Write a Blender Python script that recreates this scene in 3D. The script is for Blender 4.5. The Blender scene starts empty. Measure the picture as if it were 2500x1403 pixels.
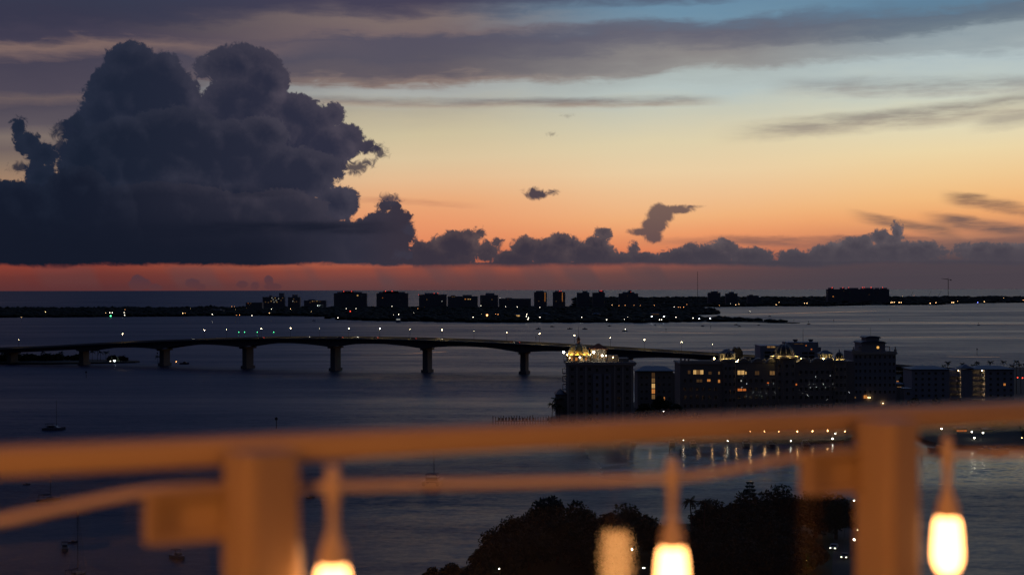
import bpy, bmesh, math, random
from mathutils import Vector, Matrix
random.seed(7)
S = bpy.context.scene
C = S.collection
F = 3500.0            # focal length in photograph pixels (photograph 2500 wide)
H = 70.0              # camera height above the bay
ROLL = 0.0019

# ------------------------------------------------------------------ camera
cam_d = bpy.data.cameras.new('camera'); cam = bpy.data.objects.new('camera', cam_d); C.objects.link(cam)
cam_d.sensor_width = 36.0; cam_d.lens = 36.0 * F / 2500.0
cam_d.clip_start = 0.05; cam_d.clip_end = 600000
cam_d.shift_y = 5.5 / 2500.0
cam.location = (0, 0, H); cam.rotation_euler = (math.radians(90), ROLL, 0)
cam_d.dof.use_dof = True; cam_d.dof.focus_distance = 900.0; cam_d.dof.aperture_fstop = 2.5
S.camera = cam
S.view_settings.view_transform = 'Standard'; S.view_settings.look = 'None'
S.view_settings.exposure = 0.0; S.view_settings.gamma = 1.0; S.view_settings.use_curve_mapping = False
S.render.engine = 'CYCLES'
S.cycles.use_denoising = True; S.cycles.use_adaptive_sampling = False
S.cycles.max_bounces = 6; S.cycles.transparent_max_bounces = 12
S.cycles.glossy_bounces = 3; S.cycles.diffuse_bounces = 2
S.cycles.caustics_reflective = False; S.cycles.caustics_refractive = False
S.cycles.sample_clamp_indirect = 4.0

def s2l(c):
    return tuple((v/255/12.92 if v/255 <= .04045 else ((v/255+.055)/1.055)**2.4) for v in c)
def c4(*c): return s2l(c) + (1.0,)

# ------------------------------------------------------------------ sky: dusk gradient, stratus streaks and cumulus, all as functions of direction
world = bpy.data.worlds.new('World'); S.world = world; world.use_nodes = True
WT = world.node_tree; WT.nodes.clear()
class X:                                    # tiny expression wrapper around shader math nodes
    def __init__(s, k): s.k = k
    def __add__(a, b): return mth('ADD', a, b)
    def __radd__(a, b): return mth('ADD', b, a)
    def __sub__(a, b): return mth('SUBTRACT', a, b)
    def __rsub__(a, b): return mth('SUBTRACT', b, a)
    def __mul__(a, b): return mth('MULTIPLY', a, b)
    def __rmul__(a, b): return mth('MULTIPLY', b, a)
    def __truediv__(a, b): return mth('DIVIDE', a, b)
    def __neg__(a): return mth('MULTIPLY', a, -1.0)
NT = WT
def put(sock, v):
    if isinstance(v, X): NT.links.new(v.k, sock)
    else: sock.default_value = v
def mth(op, a, b=None, c=None):
    n = NT.nodes.new('ShaderNodeMath'); n.operation = op
    for i, v in enumerate((a, b, c)):
        if v is not None: put(n.inputs[i], v)
    return X(n.outputs[0])
def vmth(op, a, b=None, out=0):
    n = NT.nodes.new('ShaderNodeVectorMath'); n.operation = op
    put(n.inputs[0], a)
    if b is not None: put(n.inputs[1], b)
    return X(n.outputs[out])
def mx(a, b): return mth('MAXIMUM', a, b)
def mn(a, b): return mth('MINIMUM', a, b)
def sstep(x, a, b, lo=0.0, hi=1.0):
    n = NT.nodes.new('ShaderNodeMapRange'); n.interpolation_type = 'SMOOTHSTEP'
    put(n.inputs[0], x); put(n.inputs[1], a); put(n.inputs[2], b); put(n.inputs[3], lo); put(n.inputs[4], hi)
    return X(n.outputs[0])
def comb(x, y, z=0.0):
    n = NT.nodes.new('ShaderNodeCombineXYZ'); put(n.inputs[0], x); put(n.inputs[1], y); put(n.inputs[2], z); return X(n.outputs[0])
def noise(v, scale=1.0, detail=4.0, rough=.5, dist=0.0):
    n = NT.nodes.new('ShaderNodeTexNoise'); n.noise_dimensions = '2D'; put(n.inputs['Vector'], v)
    n.inputs['Scale'].default_value = scale; n.inputs['Detail'].default_value = detail
    n.inputs['Roughness'].default_value = rough; n.inputs['Distortion'].default_value = dist
    return X(n.outputs[0])
def voro(v, scale, detail=0.0, rough=.5):
    n = NT.nodes.new('ShaderNodeTexVoronoi'); n.feature = 'F1'; n.voronoi_dimensions = '2D'; put(n.inputs['Vector'], v)
    n.inputs['Scale'].default_value = scale; n.inputs['Detail'].default_value = detail; n.inputs['Roughness'].default_value = rough
    return X(n.outputs['Distance'])
def mixc(f, a, b, blend='MIX'):
    n = NT.nodes.new('ShaderNodeMix'); n.data_type = 'RGBA'; n.blend_type = blend
    put(n.inputs[0], f); put(n.inputs[6], a); put(n.inputs[7], b); return X(n.outputs[2])
def ramp(x, x0, x1, stops):
    n = NT.nodes.new('ShaderNodeValToRGB'); r = n.color_ramp; r.interpolation = 'LINEAR'
    put(n.inputs[0], (x - x0) / (x1 - x0))
    while len(r.elements) < len(stops): r.elements.new(0.5)
    for e, (p, col) in zip(r.elements, stops): e.position = (p - x0) / (x1 - x0); e.color = c4(*col)
    return X(n.outputs[0])

tc = NT.nodes.new('ShaderNodeTexCoord'); Dv = X(tc.outputs['Generated'])
sp = NT.nodes.new('ShaderNodeSeparateXYZ'); put(sp.inputs[0], Dv)
dx, dy, dz = (X(o) for o in sp.outputs)
U = mth('ARCTAN2', dx, dy) * 35.0          # azimuth from the sunset side, 1 unit = 1/35 rad
V = mth('ARCSINE', mn(mx(dz, -1.0), 1.0)) * 35.0
def uv(px, py):
    x = (px - 1250) / F; z = (707 - py) / F
    return math.atan(x) * 35, math.atan(z / math.hypot(1, x)) * 35
VP = mx(V, 0.0)
west = sstep(dy, -0.45, 0.75)

# -- wide sky: afterglow in the west, dusk blue overhead and in the east
r_mid = ramp(VP, 0, 55, [(0, (92,64,66)), (.6, (150,86,68)), (1.2, (232,134,86)), (2.2, (236,172,118)), (3.4, (222,200,162)),
    (4.8, (176,184,178)), (5.6, (112,118,130)), (7.5, (92,112,134)), (10, (86,107,136)), (14, (79,103,142)), (24, (67,91,136)), (55, (42,57,94))])
r_left = ramp(VP, 0, 55, [(0, (88,48,50)), (.6, (140,64,52)), (1.2, (80,60,66)), (4.6, (84,76,88)), (6.6, (58,60,80)), (8.5, (52,61,85)), (14, (51,64,96)), (24, (50,64,100)), (55, (42,57,94))])
sky = mixc(sstep(U, -11.5, 3.0), r_left, r_mid)
east = ramp(VP, 0, 55, [(0, (26,26,36)), (4, (25,27,40)), (13, (25,31,48)), (55, (38,52,88))])
sky = mixc(west, east, sky)
# a broken sheet that goes on overhead
sheet = sstep(noise(comb(U * .16 + 5.5, V * .42), 1.0, 4, .55, .4), .46, .66) * sstep(V, 6.5, 8.5) * sstep(V, 40.0, 18.0)
shcol = mixc(sstep(U, -8.0, 8.0), c4(44,44,64), c4(74,80,100))
sky_wide = mixc(sheet * .6 * (west * .8 + .2), sky, shcol)

# -- high stratus: long soft streaks
Ns = noise(comb(U * .30 + 3.1, V * .9), 1.0, 3, .5)             # slow bends
Nf = noise(comb(U * .55 + 9.7, V * 4.2), 1.0, 4, .6)            # fibres
Nw = noise(comb(U * 1.5 + 21.0, V * 5.0), 1.0, 4, .62, .6)      # ragged edges
bend = (Ns - 0.5) * 1.1 + (Nw - 0.5) * .42
V1 = V + bend * .50; V2 = V + bend * .28; V3 = V + bend * .16   # thick, middling and thin streaks bend by different amounts
fib = sstep(Nf, .25, .7, .4, 1.0)
def streak(sky, a, b, up, dn, col, op, e0=1.2, e1=1.2, warm=None):
    (u0, v0), (u1, v1) = uv(*a), uv(*b)
    Vs = V2 if up + dn > 40 else V3
    up /= 100; dn /= 100
    k = (v1 - v0) / (u1 - u0)
    s = Vs - mth('MULTIPLY_ADD', U, k, v0 - k * u0)
    al = sstep(s, up, up * .1, 0.0, op) * sstep(s, -dn, -dn * .25) * fib
    if a[0] > -400: al = al * sstep(U, u0 - e0 * .5, u0 + e0)
    if b[0] < 2900: al = al * sstep(U, u1 + e1 * .5, u1 - e1)
    c = c4(*col)
    if warm: c = mixc(sstep(s, up * .6, -dn), c, c4(*warm))
    return mixc(al, sky, c)
# vertical runs of colour through the layered sheets at four bearings (photograph rows, sheared so the sheets rise to the right)
SH = .03
def column(px, rows):
    st = sorted((max(0, (707 - (py + SH * (px - 1250))) / 100), col) for py, col in rows)
    return ramp(VL, 0, 8.5, st)
shear = mth('MULTIPLY_ADD', U, -SH, V)
VL = shear + ((Ns - .5) * .75 + (Nw - .5) * .20 + (Nf - .5) * .30) * sstep(V, 3.2, 5.4, .12, 1.0)
k1 = column(150, [(-90, (44,54,78)), (-30, (48,62,86)), (5, (50,66,90)), (25, (54,58,78)), (75, (56,56,76)), (115, (66,62,80)), (140, (124,102,98)), (158, (104,88,92)), (175, (70,66,82)), (240, (78,72,86)),
    (262, (104,90,92)), (285, (80,74,86)), (325, (92,84,92)), (350, (124,110,104)), (380, (112,98,96)), (410, (136,116,102)), (450, (160,128,104)), (560, (160,100,76)), (645, (140,63,51)), (672, (108,53,49)), (706, (90,48,50))])
k2 = column(1000, [(-90, (56,62,84)), (-30, (66,66,88)), (20, (70,66,86)), (42, (90,82,94)), (62, (124,108,106)), (88, (118,102,104)), (104, (86,82,97)), (150, (88,84,97)), (180, (98,90,98)), (198, (136,118,112)),
    (212, (164,166,164)), (228, (170,172,168)), (270, (182,174,154)), (330, (206,192,158)), (390, (220,196,158)), (440, (229,188,146)), (490, (234,170,122)), (540, (234,154,108)), (590, (228,138,96)), (625, (206,108,74)), (655, (142,74,62)), (680, (110,66,64)), (706, (92,60,62))])
k3 = column(1700, [(-90, (74,90,116)), (-35, (78,94,118)), (-5, (88,104,126)), (22, (108,142,166)), (48, (112,144,166)), (70, (98,108,126)), (95, (102,102,116)), (120, (116,114,122)), (140, (136,132,132)), (172, (146,144,142)),
    (192, (172,182,180)), (230, (182,194,192)), (280, (200,200,182)), (350, (222,208,172)), (420, (234,206,164)), (480, (238,192,145)), (530, (240,178,124)), (570, (237,156,106)), (610, (222,130,90)), (640, (170,92,72)), (665, (116,74,68)), (706, (92,66,68))])
k4 = column(2400, [(-90, (76,96,122)), (-20, (84,110,138)), (20, (94,128,154)), (50, (96,128,152)), (72, (98,114,131)), (100, (110,124,136)), (118, (146,160,167)), (150, (156,168,172)), (172, (178,192,194)), (240, (196,204,194)),
    (310, (222,216,186)), (380, (236,214,168)), (440, (240,202,148)), (490, (242,188,128)), (530, (238,168,110)), (570, (206,138,100)), (600, (130,98,90)), (640, (84,70,76)), (680, (78,68,74)), (706, (72,64,72))])
lay = mixc(sstep(U, -10.5, -2.5), k1, k2)
lay = mixc(sstep(U, -2.5, 4.3), lay, k3)
lay = mixc(sstep(U, 4.3, 10.8), lay, k4)
sky = mixc(sstep(V, 8.6, 7.0) * sstep(mth('ABSOLUTE', U), 22.0, 14.0), sky_wide, lay)
sky = streak(sky, (690, 243), (1740, 247), 18, 17, (118,112,114), .9, warm=(168,148,132))
sky = streak(sky, (1900, 220), (2950, 200), 40, 28, (138,139,140), .8, warm=(176,170,160))
sky = streak(sky, (1800, 330), (2620, 246), 34, 34, (132,124,120), .85, warm=(178,164,146), e0=1.6)
sky = streak(sky, (2380, 306), (2700, 262), 22, 22, (160,150,138), .7, e0=.6)
sky = streak(sky, (2310, 480), (2620, 536), 18, 26, (114,90,82), .9, warm=(150,110,90), e0=.5)
sky = streak(sky, (2090, 524), (2340, 570), 16, 24, (122,96,86), .9, e0=.7, e1=.4)
sky = streak(sky, (2270, 528), (2700, 596), 18, 28, (112,90,86), .95, e0=.7)
sky = streak(sky, (1600, 582), (2950, 590), 12, 30, (124,92,86), .85, e0=3)
sky = streak(sky, (860, 486), (1150, 502), 14, 10, (190,128,100), .6)
# veil of distant air over the sea to the right, rain shafts below the cloud bases
veil = sstep(V, 1.0, .45) * sstep(U, -1.0, 9.0)
sky = mixc(veil * .8, sky, c4(74,66,74))
shaft = sstep(V, .66, .5) * sstep(V, -.1, .25) * sstep(noise(comb(U * .62 + V * .35 + 40.0, V * .25), 1.0, 2, .5), .47, .62) * sstep(U, -14.0, -.1, .25, 1.0) * sstep(U, 7.0, 3.0)
sky = mixc(shaft * .6, sky, c4(86,68,72))

# -- cumulus: an outline of cloud tops along the horizon, broken up by billow noise
P = comb(U, V)
wrp = noise(P, .9, 2, .5)
Pw = vmth('ADD', P, comb((wrp - .5) * .5, (Ns - .5) * .4))
def billow(off):
    q = vmth('ADD', Pw, off + (0,)) if off else Pw
    return voro(q, 1.1) * .22 + voro(q, 2.7) * .15 + voro(q, 6.3, 1.0, .6) * .10 - .22
B0 = billow(None)
lit = billow((.15, .09)) - B0
Ps = vmth('ADD', Pw, (.22, .15, 0))
litc = (voro(Ps, .8) - voro(Pw, .8)) * .30 + (voro(Ps, 1.9) - voro(Pw, 1.9)) * .16      # slow emboss for the big billows
Nd = noise(P, 5.0, 5, .66, .8) - .5
Nl = noise(P, 1.7, 3, .6) - .5
Nx = noise(P, 13.0, 3, .65, .5) - .5
def union(ells, f=None, k=.06):
    for (cx, cy, rx, ry) in ells:
        u, v = uv(cx, cy); rx /= 100; ry /= 100
        d = vmth('MULTIPLY', vmth('SUBTRACT', P, (u, v, 0)), (1 / rx, 1 / ry, 0))
        r = (rx * ry) ** .5 * .5 + min(rx, ry) * .5
        g = mth('MULTIPLY_ADD', vmth('LENGTH', d, out=1), r, -r)
        if f is None: f = g
        else:
            n = NT.nodes.new('ShaderNodeMath'); n.operation = 'SMOOTH_MIN'
            put(n.inputs[0], f); put(n.inputs[1], g); n.inputs[2].default_value = k; f = X(n.outputs[0])
    return f
rbody = mixc(sstep(U, -2.0, 9.0), c4(56,50,62), c4(70,65,75))
# left half: far pale heaps on the horizon, then the great tower
far = union([(340,692,28,16), (334,678,12,10), (378,700,22,9), (468,690,20,12), (490,699,12,8), (592,693,16,10), (622,696,10,10), (657,684,10,11), (668,698,20,9)])
fa = sstep(far + B0 * .2 + Nd * .05, .02, -.03)
skl = mixc(fa * .8, sky, mixc(sstep(V, 0.0, .4), c4(88,54,58), c4(74,54,64)))
# three layers of billows, each with a paler edge and a darker body: back towers, middle masses, front shelf
rt = sstep(U, -11.0, -4.0)
flat = sstep(V + (Ns - .5) * .24 + (Nw - .5) * .12 + Nd * .05, .545, .665)
en = B0 * .46 + Nd * .24 + Nx * .10 + Nl * .12 - .045
def layer(sky, ells, body_l, body_r, rim_l, rim_r, depth, soft=.042, low=0.0):
    f = union(ells) + en
    body = mixc(rt, c4(*body_l), c4(*body_r)); rim = mixc(rt, c4(*rim_l), c4(*rim_r))
    k = sstep(f, -depth, .05) * .55 + sstep(litc * 2.0 + lit * .5 + Nl * .22, -.02, .36) * .42
    c = mixc(k * (1.0 - sstep(V, 2.3, .8, 0.0, .75 if low else .3)), body, rim)
    if low: c = mixc(sstep(V, 2.2, .9) * sstep(U, -3.6, -6.5) * low, c, c4(20,25,40))
    c = mixc(sstep(U, -4.0, -2.5), c, rbody)
    return mixc(mn(sstep(f, soft, -soft) * flat, 1.0), sky, c)
skl = layer(skl, [(325,150,60,44), (300,146,36,32), (398,172,46,42), (350,250,135,115), (255,285,56,70), (590,160,92,44), (600,132,30,22), (646,200,62,62), (505,165,30,22), (600,270,112,85),
    (705,320,95,95), (775,296,40,36), (812,284,26,26), (845,345,48,42), (885,356,34,16), (790,360,70,60)], (27,35,53), (45,46,64), (40,47,66), (82,75,87), .55)
skl = layer(skl, [(430,350,130,85), (560,385,130,85), (320,380,130,90), (640,330,60,44), (700,430,115,72), (790,410,46,30), (815,500,56,42), (848,480,26,18), (185,318,24,30), (180,385,24,40), (235,410,80,100),
    (70,345,28,22), (104,374,30,24), (48,310,14,20), (98,430,34,30), (480,520,330,90)], (24,32,49), (41,43,60), (37,44,62), (72,68,81), .5)
skl = layer(skl, [(400,510,200,62), (560,530,150,60), (690,515,110,50), (520,590,420,80), (195,490,80,80), (20,500,110,56), (40,590,220,80), (-130,470,120,80), (-260,420,90,110), (-330,520,190,90), (-420,450,80,70), (-520,560,200,70), (-180,590,330,60),
    (925,565,70,44), (940,502,15,12), (968,506,12,12), (972,540,32,30), (985,575,24,30), (900,615,110,34), (300,625,620,36), (1150,638,260,14)], (21,27,43), (46,46,61), (32,39,56), (70,65,77), .45, low=.85)
scr = union([(908,362,30,14), (932,374,14,9), (868,408,34,17), (895,398,14,9), (158,312,28,17), (140,325,14,10), (60,408,24,12), (150,360,12,30), (1005,560,22,16), (955,490,22,14), (985,620,26,12)])
skl = mixc(sstep(scr + B0 * .25 + Nd * .42, .07, -.10) * .9, skl, mixc(rt, c4(30,37,55), c4(58,55,69)))
bcol = streak(skl, (520, 468), (720, 456), 22, 20, (23,29,46), .6)
skl = streak(bcol, (300, 562), (960, 548), 26, 26, (19,24,39), .7, e0=3)
# right half: the row of cumulus along the horizon, the small anvil and single puffs
row = union([(985,575,24,30), (972,540,32,30), (930,600,80,40), (1050,630,66,36), (1112,606,56,42), (1148,576,20,14), (1167,568,9,7), (1190,612,26,20), (1213,593,9,8),
    (1255,635,50,20), (1285,612,34,28), (1273,594,14,10), (1340,618,50,34), (1366,592,32,20), (1397,598,20,14), (1440,622,60,26), (1456,598,22,20), (1472,572,15,14),
    (1540,634,80,14), (1545,610,9,13), (1665,630,54,20), (1690,610,16,10), (1730,624,60,22), (1768,608,28,18), (1764,596,10,10), (1835,626,46,18),
    (1950,632,44,16), (2040,622,60,22), (2092,602,40,22), (2148,582,17,14), (2190,570,9,16), (2176,590,14,10), (2180,618,110,22), (2395,612,50,14), (2480,620,110,20), (2262,604,24,10), (2750,625,220,25), (1850,648,900,10)])
rf = row + B0 * .34 + Nd * .26 + Nx * .10 - .06
ra = sstep(rf, .04, -.05) * sstep(V + (Ns - .5) * .22 + Nd * .05, .50, .64)
rk = sstep(rf, -.30, .04) * .55 + sstep(litc * 2.0 + lit * .6 + Nl * .2, -.02, .34) * .45
rcol = mixc(rk * sstep(V, .6, 1.15, .2, 1.0) * sstep(U, -2.5, -1.6, .35, 1.0), rbody, mixc(sstep(U, -2.0, 9.0), c4(98,80,80), c4(104,94,98)))
skr = mixc(ra, sky, rcol)
anv = union([(1612,524,34,24), (1655,513,38,11), (1688,505,22,4), (1600,548,32,20), (1568,566,34,9), (1596,578,22,16)])
skr = mixc(sstep(anv + B0 * .2 + Nd * .16, .05, -.06) * .96, skr, mixc(sstep(V, 1.1, 2.1), c4(94,76,78), c4(110,88,84)))
wisps = union([(1308,474,30,12), (1302,465,14,10), (1345,470,16,6), (1385,283,12,4), (1348,328,8,4)])
skr = mixc(sstep(wisps + B0 * .2 + Nd * .22, .05, -.08) * sstep(V, 4.5, 2.5, .25, .97), skr, c4(68,60,72))
# streaks and clouds of the western sky; the rest of the dome is the plain gradient and sheet
def bgnode(c):
    n = NT.nodes.new('ShaderNodeBackground'); put(n.inputs[0], c); return X(n.outputs[0])
def mixs(f, a, b):
    n = NT.nodes.new('ShaderNodeMixShader'); put(n.inputs[0], f); NT.links.new(a.k, n.inputs[1]); NT.links.new(b.k, n.inputs[2]); return X(n.outputs[0])
inwin = mth('LESS_THAN', mth('ABSOLUTE', U), 24.0) * mth('LESS_THAN', V, 9.6) * mth('GREATER_THAN', V, -.2)
cloudy = mixs(mth('GREATER_THAN', V, 6.3), mixs(mth('GREATER_THAN', U, -2.42), bgnode(skl), bgnode(skr)), bgnode(sky))
wo = NT.nodes.new('ShaderNodeOutputWorld'); NT.links.new(mixs(inwin, bgnode(sky_wide), cloudy).k, wo.inputs[0])
world.cycles.sampling_method = 'MANUAL'; world.cycles.sample_map_resolution = 512

# ------------------------------------------------------------------ helpers
import numpy as np
def lev(px, py): return py + (px - 1250) * ROLL
def P(px, py, Y): return Vector(((px - 1250) / F * Y, Y, H - (lev(px, py) - 707) / F * Y))
def G(px, py, z=0.0):
    Y = (H - z) * F / (lev(px, py) - 707); return Vector(((px - 1250) / F * Y, Y, z))
def zat(py, Y, px=1250): return H - (lev(px, py) - 707) / F * Y
def xat(px, Y): return (px - 1250) / F * Y

class MB:
    def __init__(s): s.v = []; s.f = []
    def add(s, vs, fs):
        o = len(s.v); s.v += [tuple(v) for v in vs]; s.f += [tuple(i + o for i in f) for f in fs]; return s
    def box(s, x0, x1, y0, y1, z0, z1):
        return s.add([(x0,y0,z0),(x1,y0,z0),(x1,y1,z0),(x0,y1,z0),(x0,y0,z1),(x1,y0,z1),(x1,y1,z1),(x0,y1,z1)],
                     [(0,3,2,1),(4,5,6,7),(0,1,5,4),(1,2,6,5),(2,3,7,6),(3,0,4,7)])
    def cbox(s, c, sx, sy, sz): return s.box(c[0]-sx/2, c[0]+sx/2, c[1]-sy/2, c[1]+sy/2, c[2]-sz/2, c[2]+sz/2)
    def lathe(s, prof, n=16, c=(0,0,0), cap=True, a0=0.0):
        vs = []; fs = []
        for r, z in prof:
            for i in range(n):
                a = a0 + 2*math.pi*i/n; vs.append((c[0]+r*math.cos(a), c[1]+r*math.sin(a), c[2]+z))
        for k in range(len(prof)-1):
            for i in range(n):
                j = (i+1) % n; fs.append((k*n+i, k*n+j, (k+1)*n+j, (k+1)*n+i))
        if cap: fs.append(tuple(reversed(range(n)))); fs.append(tuple(range((len(prof)-1)*n, len(prof)*n)))
        return s.add(vs, fs)
    def tube(s, pts, r, n=6):
        pts = [Vector(p) for p in pts]; rs = r if isinstance(r, (list, tuple)) else [r]*len(pts)
        vs = []; fs = []
        for k, p in enumerate(pts):
            t = (pts[min(k+1, len(pts)-1)] - pts[max(k-1, 0)]).normalized()
            a = t.cross(Vector((0,0,1)))
            if a.length < 1e-3: a = t.cross(Vector((1,0,0)))
            a.normalize(); b = t.cross(a)
            for i in range(n):
                g = 2*math.pi*i/n; q = p + (a*math.cos(g) + b*math.sin(g))*rs[k]; vs.append(tuple(q))
        for k in range(len(pts)-1):
            for i in range(n):
                j = (i+1) % n; fs.append((k*n+i, (k+1)*n+i, (k+1)*n+j, k*n+j))
        fs.append(tuple(range(n))); fs.append(tuple(reversed(range((len(pts)-1)*n, len(pts)*n))))
        return s.add(vs, fs)
    def prism(s, poly, z0, z1):
        n = len(poly)
        return s.add([(x,y,z0) for x,y in poly] + [(x,y,z1) for x,y in poly],
                     [tuple(reversed(range(n))), tuple(range(n, 2*n))] + [(i, (i+1)%n, n+(i+1)%n, n+i) for i in range(n)])
    def hip(s, x0, x1, y0, y1, z0, z1, ridge=0.0, ov=.6):       # hipped roof with eaves
        x0 -= ov; x1 += ov; y0 -= ov; y1 += ov; cx, cy = (x0+x1)/2, (y0+y1)/2
        if x1-x0 >= y1-y0: a, b = (cx-ridge/2, cy, z1), (cx+ridge/2, cy, z1)
        else: a, b = (cx, cy-ridge/2, z1), (cx, cy+ridge/2, z1)
        t = .35
        vs = [(x0,y0,z0),(x1,y0,z0),(x1,y1,z0),(x0,y1,z0),(x0,y0,z0+t),(x1,y0,z0+t),(x1,y1,z0+t),(x0,y1,z0+t), a, b]
        fs = [(3,2,1,0),(0,1,5,4),(1,2,6,5),(2,3,7,6),(3,0,4,7)]
        fs += [(4,5,9,8),(5,6,9),(6,7,8,9),(7,4,8)] if x1-x0 >= y1-y0 else [(4,5,8),(5,6,9,8),(6,7,9),(7,4,8,9)]
        return s.add(vs, fs)
    def mesh(s, name, m, smooth=False):
        me = bpy.data.meshes.new(name); me.from_pydata(s.v, [], s.f); me.materials.append(m)
        if smooth: me.polygons.foreach_set('use_smooth', [True]*len(me.polygons))
        me.update(); return me
def link(name, me, parent=None, loc=None, scale=None, rz=None):
    o = bpy.data.objects.new(name, me); C.objects.link(o)
    if parent is not None: o.parent = parent
    if loc is not None: o.location = loc
    if scale is not None: o.scale = scale
    if rz is not None: o.rotation_euler = (0, 0, rz)
    return o
def obj(name, mb, m, parent=None, loc=None, smooth=False): return link(name, mb.mesh(name, m, smooth), parent, loc)
def tag(o, label=None, cat=None, group=None, kind=None):
    for k, v in (('label', label), ('category', cat), ('group', group), ('kind', kind)):
        if v: o[k] = v
    return o
def thing(name, label, cat, loc=(0,0,0), group=None, rz=0.0):
    return tag(link(name, None, None, loc, rz=rz), label, cat, group)
def clone(root, loc, rz=None, label=None, parent=None):
    c = root.copy(); C.objects.link(c)
    if parent is None:
        c.location = loc
        if rz is not None: c.rotation_euler = (0, 0, rz)
        if label: c['label'] = label
    else: c.parent = parent
    for ch in root.children: clone(ch, None, parent=c)
    return c

def mat(name, col, rough=.7, var=.25, scale=.4, spec=.3, metal=0.0, bump=0.0, stretch=(1,1,1)):
    m = bpy.data.materials.new(name); m.use_nodes = True; nt = m.node_tree; b = nt.nodes['Principled BSDF']
    b.inputs['Roughness'].default_value = rough; b.inputs['Specular IOR Level'].default_value = spec; b.inputs['Metallic'].default_value = metal
    tcn = nt.nodes.new('ShaderNodeTexCoord'); mp = nt.nodes.new('ShaderNodeMapping'); mp.inputs['Scale'].default_value = stretch
    nz = nt.nodes.new('ShaderNodeTexNoise'); nz.inputs['Scale'].default_value = scale; nz.inputs['Detail'].default_value = 4
    nt.links.new(tcn.outputs['Object'], mp.inputs[0]); nt.links.new(mp.outputs[0], nz.inputs['Vector'])
    r = nt.nodes.new('ShaderNodeMix'); r.data_type = 'RGBA'
    r.inputs[6].default_value = tuple(c*(1-var) for c in col) + (1,); r.inputs[7].default_value = tuple(min(1, c*(1+var)) for c in col) + (1,)
    nt.links.new(nz.outputs[0], r.inputs[0]); nt.links.new(r.outputs[2], b.inputs['Base Color'])
    if bump:
        bn = nt.nodes.new('ShaderNodeBump'); bn.inputs['Strength'].default_value = bump
        nt.links.new(nz.outputs[0], bn.inputs['Height']); nt.links.new(bn.outputs[0], b.inputs['Normal'])
    return m
def glow(name, col, strength, sampled=False):
    m = bpy.data.materials.new(name); m.use_nodes = True; nt = m.node_tree; nt.nodes.clear()
    e = nt.nodes.new('ShaderNodeEmission'); e.inputs[0].default_value = tuple(col) + (1,); e.inputs[1].default_value = strength
    o = nt.nodes.new('ShaderNodeOutputMaterial'); nt.links.new(e.outputs[0], o.inputs[0])
    m.cycles.emission_sampling = 'FRONT' if sampled else 'NONE'
    return m
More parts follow.
